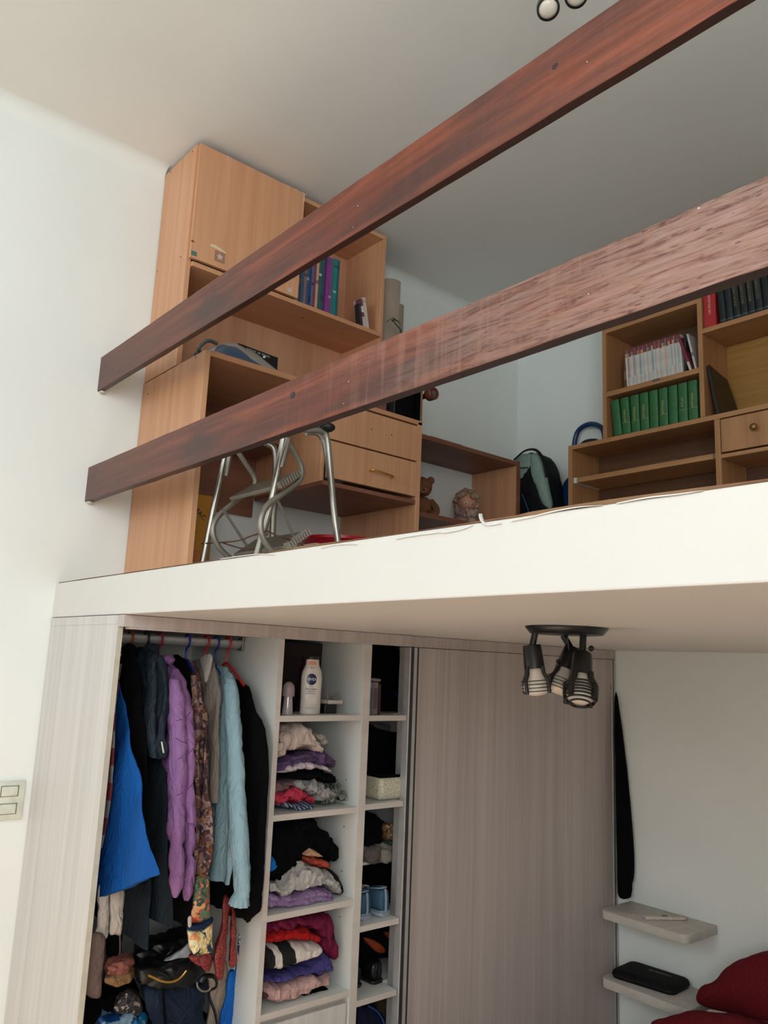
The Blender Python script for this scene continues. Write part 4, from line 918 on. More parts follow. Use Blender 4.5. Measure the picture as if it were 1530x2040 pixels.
obj('cable',merge([tube([lp(1130,1264,-.02),lp(1131,1280,-.02),lp(1134,1296,-.03)],.0022,6,4)]),M_socket,lt,True)
obj('thumb_screw',merge([ball(lp(1178,1292,.03),.007,10),ball(lp(1112,1318,-.03),.0055,10)]),M_socket,lt,True)
# upper lamp, mostly above the frame
UC=Vector((1.66,.50,ZC))
ut=thing('spot_lamp','black spot lamp on the main ceiling above the rail beams','lamp',UC)
obj('ceiling_plate',lathe([(0,0),(.098,0),(.098,-.003),(.086,-.017),(0,-.017)],Matrix.Translation(UC),48),M_socket,ut,True)
def up_(px,py,dd): 
    d=CR@Vector(((px-765)/CF,-(py-1020)/CF,-1)); n_=Vector((CP.x-UC.x,CP.y-UC.y,0)).normalized(); o=UC+n_*dd; return CP+d*((o-CP).dot(n_)/d.dot(n_))
for (px,py,ox,oy,aimx,aimy) in ((1092,17,1078,-38,.1,-.35),(1148,-8,1150,-62,.25,-.3)):
    e=up_(px,py,.03); bl=up_(ox,oy,-.02); a=(e-bl); a.normalize(); a=(a+Vector((CP-e).normalized())*.30).normalized()
    s=.76; cup=e-a*.100*s; spot(ut,(cup.x,cup.y,ZC-.015),a,(0,0,cup.z-ZC+.015),scale=s,caged=False)
# ------------------------------------------------------------ hanging clothes
def hanger(y,color,label,zneck=1.688,half=.055,group='plastic hangers on the rod'):
    t_=thing('clothes_hanger',label,'hanger',(R0,y,1.70),group); m=plain('hanger_%02x%02x%02x'%color,rgb(*color),.3)
    pts=[]
    for k in range(13):
        a=math.radians(-35+k*215/12); pts.append((R0+.0205*math.cos(PI-a),y,1.763+.0215*math.sin(a)))
    pts=pts[::-1]
    pts=[(R0+.0205*math.cos(math.radians(a)),y,1.7645+.0215*math.sin(math.radians(a))) for a in (205,180,150,120,90,60,30,0,-30,-60)]+[(R0,y,1.738),(R0,y,zneck+.006)]
    obj('hook',tube(pts,.0036,10,3),m,t_,True)
    obj('arms',tube([(R0-half,y,zneck-half*.55),(R0-.03,y,zneck-.012),(R0,y,zneck),(R0+.03,y,zneck-.012),(R0+half,y,zneck-half*.55)],.0045,10,4),m,t_,True); return t_
def shell(edge,y,t,seed=0,slant=0,backpull=.0,folds=7,famp=.35,xb_min=.045,N=56,K=56,puffs=0,skew=0,front_pad=0.0):
    """garment body seen edge-on: edge = pixel outline of its front side, neck to hem"""
    E=[at(a,b,'y',y) for a,b in edge]; zt=E[0].z; E=[(zt-p.z,p.x) for p in E]; L_=E[-1][0]
    E=[(d-slant*(-(x-R0))*(d/L_)**2 if slant else d,x) for d,x in E]; L_=E[-1][0]
    bm=bmesh.new(); rings=[]
    for i in range(N+1):
        q=i/N; d=L_*q; xf=interp(E,d)+front_pad; xb=max(xb_min,2*R0-xf+backpull); 
        if xf-xb<.03: xb=xf-.03
        cx=(xf+xb)/2; hx=(xf-xb)/2; tt=t*min(1,.35+q*5)*(1+.12*math.sin(q*9+seed)); ring=[]
        for k in range(K):
            a=2*PI*k/K; ca,sa=math.cos(a),math.sin(a); x=cx+hx*math.copysign(abs(ca)**.8,ca)
            env=min(1,q*4); w=famp*t*env*math.sin(folds*(x*9+seed)+1.7*math.sin(q*5+seed)+seed)
            ty=tt*math.copysign(abs(sa)**.75,sa)
            if puffs: ty*=.72+.42*abs(math.sin(PI*puffs*q+ (x-R0)*2.2)); 
            ring.append(bm.verts.new((x,y+ty+w+skew*(x-R0),zt-d+slant*(x-R0)*q*q)))
        rings.append(ring)
    for a,b in zip(rings,rings[1:]):
        for k in range(K): bm.faces.new((a[k],a[(k+1)%K],b[(k+1)%K],b[k]))
    bm.faces.new(rings[0]); bm.faces.new(rings[-1][::-1]); bmesh.ops.recalc_face_normals(bm,faces=bm.faces)
    return crumple(bm,t*.26,15,seed,(1,1,.35))
def sleeve(px,y,r,seed=0,flat=.75,amp=.004,puffs=0,n=20):
    P=smooth_path([at(a,b,'y',y) for a,b in px],8); bm=bmesh.new(); m=len(P); rings=[]
    for i,p in enumerate(P):
        q=i/(m-1); k_=q*(len(r)-1); j=min(int(k_),len(r)-2); rr=r[j]+(r[j+1]-r[j])*(k_-j)
        if puffs: rr*=.86+.18*abs(math.sin(PI*puffs*q))**.5
        rings.append([bm.verts.new(p+Vector((math.cos(2*PI*k/n)*rr,math.sin(2*PI*k/n)*rr*flat,.3*rr*math.cos(2*PI*k/n)*0))) for k in range(n)])
    for a,b in zip(rings,rings[1:]):
        for k in range(n): bm.faces.new((a[k],a[(k+1)%n],b[(k+1)%n],b[k]))
    bm.faces.new(rings[0]); bm.faces.new(rings[-1]); bmesh.ops.recalc_face_normals(bm,faces=bm.faces)
    return crumple(bm,amp,26,seed,(1,1,.5))
def garment(name,label,cat,y): return thing(name,label,cat,(R0,y,1.70),'clothes on the rod')
M_strA=stripes('striped_knit','z',[(0,rgb(104,32,34)),(.5,rgb(120,110,106))],.092,offset=.1)
g=garment('striped_sweater','dark red and grey striped sweater at the far left of the rod','sweater',.040)
obj('body',shell([(243,1322),(240,1345),(235,1385),(231,1441),(228,1495),(222,1575),(213,1640),(206,1662),(200,1690)],.036,.010,1),M_strA,g,True)
M_blue1=cloth('royal_blue_cloth',rgb(4,80,154),.8,500,.1)
g=garment('blue_dress','royal blue flared dress with slanting hem near the left of the rod','dress',.078)
obj('skirt',shell([(236,1352),(239,1368),(250,1410),(264,1460),(282,1555),(300,1640),(322,1742)],.080,.011,4,slant=.386,backpull=.02,folds=3,famp=.6,skew=-.02),M_blue1,g,True)
g=garment('black_coat','black coat on the orange hanger between the blue dress and the navy jacket','coat',.121)
obj('body',shell([(256,1289),(268,1300),(276,1330),(283,1400),(288,1500),(290,1640),(292,1760)],.121,.016,6),M_blackmat,g,True)
obj('collar',tube([at(246,1296,'y',.121),at(258,1289,'y',.118),at(268,1298,'y',.121)],.012,12,5),M_blackmat,g,True)
M_navy=cloth('navy_nylon',rgb(34,44,54),.6,400,.3); M_navy2=cloth('dark_slate_trouser',rgb(24,34,42),.9,500,.25)
g=garment('navy_jacket','short dark navy jacket hanging beside the lilac puffer jacket','jacket',.172)
obj('body',shell([(299,1290),(311,1292),(320,1308),(326,1345),(333,1440),(330,1490),(325,1512)],.172,.024,8,folds=9,famp=.45),M_navy,g,True)
obj('sleeve',sleeve([(304,1318),(303,1380),(300,1440),(306,1508)],.150,[.020,.026,.030,.024],3,.6,.005),M_navy,g,True)
obj('collar',tube([at(286,1302,'y',.168),at(299,1289,'y',.160),at(312,1294,'y',.170)],.012,12,5),M_navy,g,True)
obj('zip_pull',tube([at(322,1478,'y',.140),at(326,1500,'y',.142)],.0022,6),M_cream,g,True)
g=garment('dark_trousers','long dark slate trousers hanging below the navy jacket','trousers',.190)
obj('leg',shell([(318,1512),(330,1540),(335,1600),(336,1700),(340,1800),(343,1850)],.196,.014,2,folds=4,xb_min=.25),M_navy2,g,True)
obj('leg',shell([(285,1512),(292,1600),(296,1700),(300,1800),(296,1892)],.160,.012,9,folds=4,xb_min=.2),M_navy2,g,True)
M_lilac=cloth('lilac_nylon',rgb(146,104,154),.55,300,.12)
M_seam=cloth('lilac_seam',rgb(104,66,116))
g=garment('lilac_puffer_jacket','quilted lilac puffer jacket, brightest garment near the rod\'s middle','jacket',.237)
obj('body',shell([(325,1315),(341,1318),(352,1334),(364,1360),(373,1398),(381,1441),(386,1495),(385,1560),(382,1640)],.237,.030,5,folds=1,famp=.1,puffs=5),M_lilac,g,True)
obj('sleeve',sleeve([(350,1352),(352,1420),(356,1500),(352,1590),(352,1680),(351,1740),(349,1786)],.205,[.024,.034,.036,.032,.029,.026,.010],2,.7,.007,6),M_lilac,g,True)
obj('sleeve',sleeve([(374,1560),(376,1620),(377,1680),(376,1740),(371,1795)],.250,[.026,.026,.025,.022,.009],7,.7,.009,5),M_lilac,g,True)
obj('collar',tube([at(318,1322,'y',.226),at(330,1313,'y',.214),at(344,1320,'y',.228)],.013,12,5),M_lilac,g,True)
for a,b in (((352,1436),(380,1418)),((354,1512),(386,1490)),((352,1585),(385,1560)),((350,1470),(372,1480))): obj('quilt_seam',tube([at(a[0],a[1],'y',.168),at((a[0]+b[0])/2+2,(a[1]+b[1])/2+3,'y',.164),at(b[0],b[1],'y',.200)],.0011,5,4),M_seam,g,True)
g=garment('black_garment','narrow black garment squeezed between the lilac jacket and the paisley dress','top',.290)
obj('body',shell([(354,1304),(368,1308),(378,1336),(384,1400),(388,1480),(388,1600),(386,1740),(380,1850)],.290,.013,3),M_blackmat,g,True)
M_pais=patch('paisley_print',[rgb(74,44,50),rgb(128,92,84),rgb(56,40,52),rgb(150,110,86),rgb(96,56,50),rgb(84,70,84),rgb(110,58,44),rgb(134,112,110),rgb(170,140,128)],48,.7,.5)
g=garment('paisley_dress','brown and mauve paisley-print dress on the blue hanger','dress',.330)
obj('body',shell([(371,1311),(384,1319),(395,1346),(403,1388),(408,1441),(412,1500),(416,1560),(419,1640),(419,1700),(410,1745)],.330,.016,7,folds=11,famp=.5),M_pais,g,True)
obj('sleeve',sleeve([(384,1345),(390,1420),(388,1500),(390,1580),(386,1680),(385,1752)],.300,[.016,.022,.020,.020,.020,.007],4,.6,.004),M_pais,g,True)
M_beige=cloth('taupe_cotton',rgb(138,126,118),.8,500)
g=garment('beige_jacket','taupe jacket with pale collar between the paisley dress and the blue shirt','jacket',.372)
obj('body',shell([(404,1312),(418,1306),(428,1322),(433,1350),(438,1393),(438,1440),(436,1520),(436,1600)],.372,.015,11,folds=8),M_beige,g,True)
obj('collar',merge([puff(pxs([(398,1312),(414,1302),(420,1312),(414,1340),(408,1360),(404,1340)],'y',.352),(0,-1,0),.01,.001,20,1,4,.4,.004)]),cloth('collar_pale',rgb(190,180,172)),g,True)
M_teal=cloth('pale_blue_cotton',rgb(144,174,184),.8,500,.1)
g=garment('pale_blue_shirt','long pale blue shirt with ruffled cuff near the right end of the rod','shirt',.415)
obj('body',shell([(432,1322),(450,1325),(462,1348),(470,1385),(473,1428),(474,1481),(476,1548),(474,1640),(468,1720),(461,1764)],.420,.017,13,folds=9,famp=.45),M_teal,g,True)
obj('sleeve',sleeve([(458,1350),(462,1400),(466,1480),(472,1580),(478,1680),(482,1740),(482,1786)],.395,[.020,.030,.033,.034,.036,.034,.026],6,.7,.005),M_teal,g,True)
bm=sleeve([(481,1774),(478,1790),(476,1803)],.394,[.020,.032,.036],8,.7,0,0,48)
for v in bm.verts: 
    pass
c0=at(479,1790,'y',.394)
for v in bm.verts:
    a=math.atan2(v.co.y-c0.y,v.co.x-c0.x); k=.10*math.sin(9*a)*max(0,min(1,(c0.z+.015-v.co.z)/.04)); v.co.x+=(v.co.x-c0.x)*k; v.co.y+=(v.co.y-c0.y)*k
obj('ruffle_cuff',bm,M_teal,g,True)
g=garment('black_dress','long black dress nearest the wardrobe divider on the right end of the rod','dress',.470)
obj('body',shell([(462,1348),(472,1352),(497,1368),(510,1404),(523,1455),(533,1521),(536,1562),(533,1640),(527,1707),(517,1814),(501,1838)],.470,.020,15,folds=8,famp=.4),M_blackmat,g,True)
hanger(.121,(150,72,24),'orange hanger holding the black coat')
hanger(.172,(40,30,34),'black hanger holding the navy jacket')
hanger(.217,(160,34,50),'dark red hanger holding the lilac puffer jacket')
hanger(.310,(24,44,140),'dark blue hanger left of the bright red one',1.705)
hanger(.378,(196,38,44),'red hanger holding the taupe jacket with pale collar')
hanger(.414,(24,58,130),'blue hanger holding the pale blue shirt',1.69)
hanger(.458,(204,44,46),'red hanger at the right end of the rod holding the black dress',1.70,.12)
# ------------------------------------------------------------ things low in the hanging bay
obj('shelf',box(.012,XF-.02,.019,.512,.60,.618,0),M_lamw,W)
NV=Vector((1,-.45,.1)).normalized()
def soft(name,label,cat,poly,x,mat,depth=.06,amp=.005,freq=22,seed=0,front=.02,z6=True,group=None,parent=None,part=None,n=NV,rim=.3):
    P=pxs(Z6(poly) if z6 else poly,'x',x); bm=puff(P,n,depth,amp*1.5,freq,seed,6,rim,front)
    if z6:
        for v in bm.verts: v.co.z=max(v.co.z,.6192+.0001*abs(v.co.x))
    if parent is not None: return obj(part or name,bm,mat,parent,True)
    c=sum(P,Vector())/len(P); t_=thing(name,label,cat,(c.x,c.y,min(p.z for p in P)),group); obj(part or 'cloth',bm,mat,t_,True); return t_
M_offw=cloth('off_white_cloth',rgb(216,204,192),.7,500,.08); M_mauveg=cloth('grey_mauve_cloth',rgb(126,106,98),.85,500)
g=garment('white_trousers','off-white trousers showing below the blue dress hem','trousers',.085)
soft('','','',[(150,1005),(160,850),(175,600),(250,600),(252,850),(246,990),(200,1022)],.47,M_offw,.03,.003,18,1,.014,parent=g,part='leg')
soft('','','',[(256,975),(256,850),(262,600),(366,600),(362,800),(345,978),(300,985)],.45,M_offw,.03,.003,18,2,.014,parent=g,part='leg')
g=garment('grey_mauve_trousers','grey mauve trouser leg hanging at the far left behind the side panel','trousers',.045)
soft('','','',[(108,980),(160,960),(222,1000),(218,1150),(205,1330),(178,1462),(70,1425),(84,1250),(95,1100)],.50,M_mauveg,.02,.003,14,5,.010,parent=g,part='leg')
g=soft('black_skirt','black garment with a steel zip below the off-white trousers','skirt',[(215,900),(350,900),(345,1060),(330,1170),(240,1170),(222,1040)],.40,M_blackmat,.03,.003,20,2,.008)
soft('','','',[(326,960),(338,960),(340,1080),(334,1165),(322,1165),(326,1080)],.425,M_steelold,.004,0,20,2,.002,parent=g,part='zip')
M_multi=patch('orange_floral_print',[rgb(196,96,66),rgb(214,130,90),rgb(96,120,96),rgb(120,110,76),rgb(190,70,50),rgb(60,80,72),rgb(226,170,120)],42,.6,.6)
M_multi2=patch('cream_floral_print',[rgb(220,206,150),rgb(226,220,180),rgb(96,160,96),rgb(230,170,100),rgb(222,214,168),rgb(40,50,70),rgb(226,150,96),rgb(230,222,190)],40,.6,.8,(1,1,.6))
t_=soft('floral_tote','bright floral print tote with navy band hanging below the paisley dress','bag',[(868,760),(880,640),(905,545),(995,545),(1005,700),(1010,860),(960,885),(850,900),(838,830)],.575,M_multi,.03,.002,18,3,.012,part='upper_panel')
soft('','','',[(832,905),(900,905),(1014,852),(1018,895),(930,945),(838,946)],.582,cloth('navy_band',rgb(22,44,78)),.03,.001,18,4,.012,parent=t_,part='band')
soft('','','',[(838,945),(930,946),(1018,900),(1024,1000),(1026,1105),(960,1128),(886,1142),(850,1080),(842,1000)],.575,M_multi2,.03,.002,18,5,.012,parent=t_,part='lower_panel')
soft('','','',[(838,850),(864,846),(862,915),(840,918)],.592,M_offw,.004,0,18,5,.003,parent=t_,part='care_tag')
M_redp=patch('red_paisley',[rgb(120,30,34),rgb(104,22,28),rgb(138,44,44),rgb(96,20,26),rgb(128,36,36),rgb(160,84,78),rgb(112,26,30)],110,.6,.6)
t_=soft('red_scarf','dark red paisley scarf with hanging tails right of the floral tote','scarf',[(1105,690),(1150,720),(1146,850),(1130,1080),(1100,1300),(1062,1312),(1036,1250),(1034,1130),(1080,950),(1100,820)],.555,M_redp,.03,.003,24,6,.012,part='tail')
soft('','','',[(1160,720),(1188,760),(1200,900),(1206,1060),(1198,1200),(1160,1230),(1140,1190),(1148,1050),(1160,880)],.545,M_redp,.03,.003,24,7,.012,parent=t_,part='tail')
soft('','','',[(846,1140),(900,1120),(1000,1100),(1015,1180),(992,1255),(930,1230),(880,1190)],.55,M_redp,.03,.003,24,8,.012,parent=t_,part='tail')
M_blue2=cloth('bright_blue_cloth',rgb(8,96,184),.6,500,.15); M_cream2=cloth('cream_cloth',rgb(186,166,146),.8,500,.12)
t_=soft('blue_garment','bright blue garment hanging against the divider at lower right of the bay','garment',[(1215,960),(1268,940),(1262,1100),(1240,1240),(1205,1420),(1168,1640),(1160,1760),(1060,1760),(1074,1600),(1120,1420),(1140,1260),(1205,1200)],.47,M_blue2,.03,.003,14,9,.008)
soft('','','',[(1214,990),(1262,970),(1258,1080),(1246,1150),(1212,1148)],.485,patch('navy_white_print',[rgb(16,40,70),rgb(18,46,80),rgb(190,200,206),rgb(14,36,64),rgb(18,46,80)],70,.7,.4),.02,.001,14,9,.004,parent=t_,part='printed_panel')
soft('cream_garment','cream cloth hanging between the red scarf and the bright blue garment','garment',[(960,1200),(1120,1180),(1134,1300),(1120,1450),(1085,1600),(1060,1740),(960,1740),(1000,1500),(985,1330)],.43,M_cream2,.04,.003,14,10,.008)
soft('plastic_bag','folded translucent white plastic bag edge above the black handbag','bag',[(660,1178),(720,1140),(790,1085),(850,1045),(856,1140),(770,1165)],.50,plain('white_film',rgb(176,178,186),.3),.02,.002,30,3,.006)
# heap of bags on the bay shelf
t_=thing('handbag','dark navy fabric handbag with black leather top and gold zip','bag',(.42,.26,.6185))
M_leath=plain('black_leather',rgb(8,9,12),.42); M_navyc=cloth('navy_canvas',rgb(20,36,56),.75,300,.25)
soft('','','',[(500,1350),(700,1330),(960,1330),(975,1450),(960,1560),(985,1700),(990,2200),(560,2200),(540,1700),(505,1500)],.48,M_navyc,.20,.008,12,4,.03,parent=t_,part='body')
soft('','','',[(440,1240),(540,1205),(700,1170),(850,1150),(930,1200),(980,1270),(960,1350),(820,1390),(640,1395),(480,1375),(438,1310)],.50,M_leath,.18,.007,16,5,.03,parent=t_,part='top')
obj('zip',tube(pxs(Z6([(540,1278),(590,1300),(640,1322),(700,1330),(750,1318),(790,1288),(825,1245)]),'x',.548),.0034,8,5),M_brass,t_,True)
obj('seam',tube(pxs(Z6([(655,1385),(658,1500),(670,1640),(680,1800)]),'x',.525),.004,8,4),M_blackmat,t_,True)
obj('strap',tube(pxs(Z6([(930,1330),(960,1290),(1020,1285),(1050,1320),(1045,1370),(1000,1395),(1000,1450),(1040,1560),(1065,1700)]),'x',.52),.0075,10,6,.5),M_leath,t_,True)
obj('strap_ring',tube(pxs(Z6([(905,1330),(912,1370),(945,1398),(985,1395),(1008,1370)]),'x',.53),.0028,8,5),M_steelold,t_,True)
soft('black_bag','shiny black bag crumpled behind the handbag with small gold rings','bag',[(420,1150),(500,1080),(640,1030),(840,990),(900,1080),(900,1200),(700,1230),(470,1240)],.42,M_leath,.16,.008,18,6,.02)
t_=soft('pink_tan_cloth','crumpled pink and tan cloth beside the black handbag','cloth',[(215,1240),(240,1190),(330,1165),(410,1160),(442,1200),(420,1260),(330,1280),(240,1290)],.49,cloth('salmon_cloth',rgb(160,96,84)),.08,.007,26,7,.02,part='pink_fold')
soft('','','',[(205,1300),(260,1275),(350,1262),(425,1255),(438,1300),(400,1350),(310,1365),(220,1345)],.50,cloth('tan_cloth',rgb(148,112,76)),.08,.006,26,8,.02,parent=t_,part='tan_fold')
soft('black_jacket','black crumpled jacket filling the lower left corner of the bay','jacket',[(40,1430),(180,1440),(300,1380),(420,1390),(470,1480),(520,1640),(560,2200),(20,2200)],.42,M_blackmat,.20,.010,14,8,.02)
M_bwp=patch('black_white_print',[rgb(150,134,126),rgb(44,40,42),rgb(30,30,34),rgb(170,156,146),rgb(50,46,48)],36,.7,.9)
soft('patterned_pouch','grey and black swirl-patterned pouch at the bottom left of the bay','pouch',[(280,1520),(320,1450),(400,1395),(470,1440),(500,1530),(470,1580),(380,1575),(300,1562)],.485,M_bwp,.06,.005,24,9,.02)
M_bcrump=patch('blue_white_print',[rgb(10,60,120),rgb(14,90,150),rgb(8,40,90),rgb(16,110,160),rgb(120,150,170)],22,.5,.6,(1,1,.3))
soft('blue_bag','shiny blue crumpled bag at the very bottom left of the bay','bag',[(150,1640),(270,1600),(400,1568),(480,1590),(530,1680),(560,2190),(120,2190)],.50,M_bcrump,.10,.008,24,10,.02)
# ------------------------------------------------------------ folded clothes on the left shelf column
def fold(name,label,cat,top,bot,xf,mat,Z=Z7,xb=.16,amp=.004,seed=0,layers=1,group=None,freq=22):
    T,B_=Z(top),Z(bot); bm=band(T,B_,xf,xb,amp*2.0,freq*1.15,seed,layers)
    fl={G1:SH1[1],G2:SH1[2],G3:SH1[3]}.get(group,0)
    if fl and name!='towel' or name=='towel' and group==G3:
        for v in bm.verts: v.co.z=max(v.co.z,fl+.0005)
    zs=min(v.co.z for v in bm.verts); ys=sum(v.co.y for v in bm.verts)/len(bm.verts)
    return tag(obj(name,bm,mat,None,True,((xf+xb)/2,ys,zs)),label,cat,group)
XS=.575; G1='folded clothes on the middle shelf'; G2='folded clothes on the third shelf'; G3='folded clothes on the fourth shelf'
fold('shirt','cream white shirt slumped on top of the upper clothes pile','shirt',[(240,935),(330,900),(430,862),(500,832),(540,850),(600,960),(662,1085)],[(235,1160),(290,1165),(400,1115),(480,1085),(560,1080),(600,1100),(655,1092)],XS+.01,cloth('cream_shirt',rgb(200,180,170)),seed=1,amp=.008,group=G1)
fold('cloth','pale grey cloth flap at the right of the cream shirt on the upper pile','cloth',[(570,925),(600,905),(660,912),(684,960)],[(600,1000),(640,1070),(672,1040),(684,990)],XS-.02,cloth('pale_grey_flap',rgb(176,164,156)),seed=2,amp=.005,group=G1)
fold('sweater','purple sweater under the cream shirt in the upper pile','sweater',[(235,1150),(330,1130),(450,1085),(560,1075),(640,1070),(680,1040),(740,1090),(772,1140)],[(235,1260),(300,1270),(420,1220),(560,1210),(680,1240),(745,1265),(772,1220)],XS-.005,cloth('purple_knit',rgb(98,76,112)),seed=3,amp=.007,layers=2,group=G1)
fold('t_shirt','pale lilac T-shirt between the purple and black sweaters','t-shirt',[(262,1262),(360,1185),(500,1158),(640,1195),(742,1255)],[(262,1285),(330,1290),(450,1262),(560,1245),(660,1255),(742,1285)],XS+.006,cloth('pale_lilac',rgb(196,182,190)),seed=4,group=G1)
fold('sweater','black sweater in the middle of the upper clothes pile','sweater',[(232,1285),(330,1270),(450,1250),(560,1235),(680,1250),(775,1290)],[(232,1320),(330,1345),(480,1345),(600,1345),(720,1378),(782,1330)],XS,M_blackmat,seed=5,amp=.006,group=G1)
fold('t_shirt','mauve T-shirt at the left of the upper pile above the red one','t-shirt',[(212,1312),(300,1318),(390,1340)],[(210,1510),(270,1480),(330,1440),(390,1385)],XS-.006,cloth('mauve_cotton',rgb(124,92,94)),seed=6,amp=.006,group=G1)
fold('t_shirt','light grey T-shirt at the right of the upper pile','t-shirt',[(370,1345),(480,1330),(560,1300),(640,1325),(730,1375),(760,1420)],[(400,1400),(480,1420),(560,1500),(640,1556),(720,1540),(765,1470)],XS,cloth('light_grey_cotton',rgb(160,156,156)),seed=7,amp=.009,group=G1)
fold('top','grey and black patterned top at the right bottom of the upper pile','top',[(650,1500),(730,1390),(790,1322),(830,1400),(852,1500)],[(650,1560),(740,1556),(800,1552),(852,1535)],XS-.025,patch('grey_black_print',[rgb(130,130,120),rgb(40,42,40),rgb(110,114,104),rgb(150,150,140),rgb(60,62,58)],60,.85,.5),seed=8,amp=.008,group=G1)
fold('top','coral red top at the bottom left of the upper pile','top',[(205,1500),(290,1430),(390,1388),(480,1402),(560,1460),(585,1510)],[(205,1562),(270,1560),(350,1530),(430,1572),(520,1545),(585,1535)],XS+.008,cloth('coral_red',rgb(188,58,82)),seed=9,amp=.009,group=G1)
fold('top','navy and white striped top at the very bottom of the upper pile','top',[(262,1540),(310,1500),(370,1545),(440,1565),(520,1530),(578,1555)],[(262,1562),(330,1590),(430,1592),(520,1594),(578,1578)],XS+.004,stripes('navy_white_stripes','y',[(0,rgb(42,54,84)),(.6,rgb(150,160,176))],.014,lean=.8),seed=10,amp=.006,group=G1)
G2='folded clothes on the third shelf'
fold('sweater','heap of black knitwear filling the top of the third compartment','sweater',[(170,-40),(260,-58),(400,-72),(560,-78),(640,-10),(720,100),(775,150),(800,320)],[(150,620),(300,600),(440,480),(560,400),(700,400),(800,360)],XS-.03,M_blackmat,Z8,seed=11,amp=.010,group=G2)
fold('scarf','small bright blue cloth at the left edge of the third compartment','scarf',[(172,320),(210,285),(242,360)],[(172,450),(205,445),(242,390)],XS-.012,cloth('bright_blue_bit',rgb(20,110,190)),Z8,seed=12,amp=.004,xb=.4,group=G2)
fold('cap','beige rounded cap peeking out of the black knitwear','cap',[(500,260),(530,215),(590,232),(642,290)],[(500,300),(560,308),(610,312),(642,302)],XS-.012,cloth('beige_felt',rgb(190,150,118)),Z8,seed=13,amp=.002,xb=.3,group=G2)
fold('cloth','orange red folded cloth below the beige cap','cloth',[(492,300),(560,300),(640,318),(715,360),(722,400)],[(492,335),(560,370),(640,395),(690,412),(722,408)],XS-.006,cloth('orange_red',rgb(172,72,54)),Z8,seed=14,amp=.004,xb=.3,group=G2)
fold('sweater','crumpled light grey sweatshirt with black seams on the third shelf','sweatshirt',[(188,535),(230,570),(290,570),(350,470),(400,400),(460,345),(560,355),(660,410),(760,440),(800,500),(838,610)],[(188,560),(250,610),(310,655),(400,630),(500,615),(620,590),(740,600),(838,665)],XS+.006,cloth('ash_grey_fleece',rgb(188,184,180)),Z8,seed=15,amp=.010,group=G2)
fold('t_shirt','dark brown garment edge at the right of the grey sweatshirt','t-shirt',[(745,400),(780,430),(830,480),(855,580)],[(745,600),(790,670),(830,665),(855,650)],XS-.03,cloth('dark_brown',rgb(44,34,34)),Z8,seed=16,amp=.005,group=G2)
fold('towel','thick lilac towel at the bottom of the third compartment','towel',[(150,645),(200,615),(330,630),(500,600),(640,575),(730,590),(772,690)],[(150,775),(300,768),(450,752),(590,735),(690,725),(772,722)],XS+.006,cloth('lilac_towel',rgb(158,128,170),.95,200,.15),Z8,seed=17,amp=.004,layers=2,group=G2)
G3='folded clothes on the fourth shelf'
fold('sweater','crimson and magenta sweater draped over the fourth-shelf pile','sweater',[(140,860),(280,835),(460,812),(600,792),(735,790),(745,900),(765,1040),(795,1110)],[(140,1010),(300,960),(480,920),(600,960),(660,1080),(705,1225),(760,1225),(795,1130)],XS-.008,cloth('crimson_knit',rgb(118,26,62)),Z8,seed=18,amp=.008,group=G3)
fold('sweater','bright red sweater under the crimson one on the fourth shelf','sweater',[(136,985),(250,935),(400,905),(520,915),(645,1000)],[(136,1075),(300,1070),(450,1055),(600,1052),(645,1030)],XS+.004,cloth('bright_red_knit',rgb(164,20,22)),Z8,seed=19,amp=.004,group=G3)
fold('sweater','white sweater with two black stripes on the fourth shelf','sweater',[(130,1075),(300,1062),(450,1050),(600,1045),(665,1110)],[(130,1330),(300,1310),(450,1280),(600,1210),(665,1135)],XS+.012,stripes('white_black_stripes','y',[(0,rgb(14,14,16)),(.333,rgb(208,198,190)),(.395,rgb(14,14,16)),(.52,rgb(208,198,190))],.4,offset=.5,lean=.22),Z8,seed=20,amp=.004,group=G3)
fold('sweater','violet blue sweater below the striped sweater','sweater',[(160,1365),(280,1335),(400,1300),(520,1250),(620,1190),(690,1150),(762,1240)],[(160,1425),(300,1410),(430,1370),(560,1335),(640,1392),(700,1320),(762,1280)],XS,cloth('violet_blue',rgb(76,68,132)),Z8,seed=21,amp=.006,group=G3)
fold('towel','pale pink towel at the bottom of the fourth-shelf pile','towel',[(160,1440),(250,1405),(340,1395),(450,1355),(560,1330),(640,1380),(722,1322)],[(160,1588),(280,1598),(400,1600),(480,1545),(560,1480),(640,1455),(722,1420)],XS+.004,cloth('pale_pink',rgb(200,160,154)),Z8,seed=22,amp=.005,layers=1,group=G3)
fold('cloth','small black folded cloth at the right under the pink towel','cloth',[(440,1560),(520,1495),(600,1440),(682,1490)],[(440,1600),(520,1570),(600,1545),(682,1515)],XS-.02,M_blackmat,Z8,seed=23,amp=.003,group=G3)
fold('cloth','dull maroon cloth corner at the left of the pink towel','cloth',[(106,1470),(165,1462)],[(106,1545),(165,1545)],XS-.012,cloth('dull_maroon',rgb(98,62,60)),Z8,seed=24,amp=.003,xb=.4,group=G3)
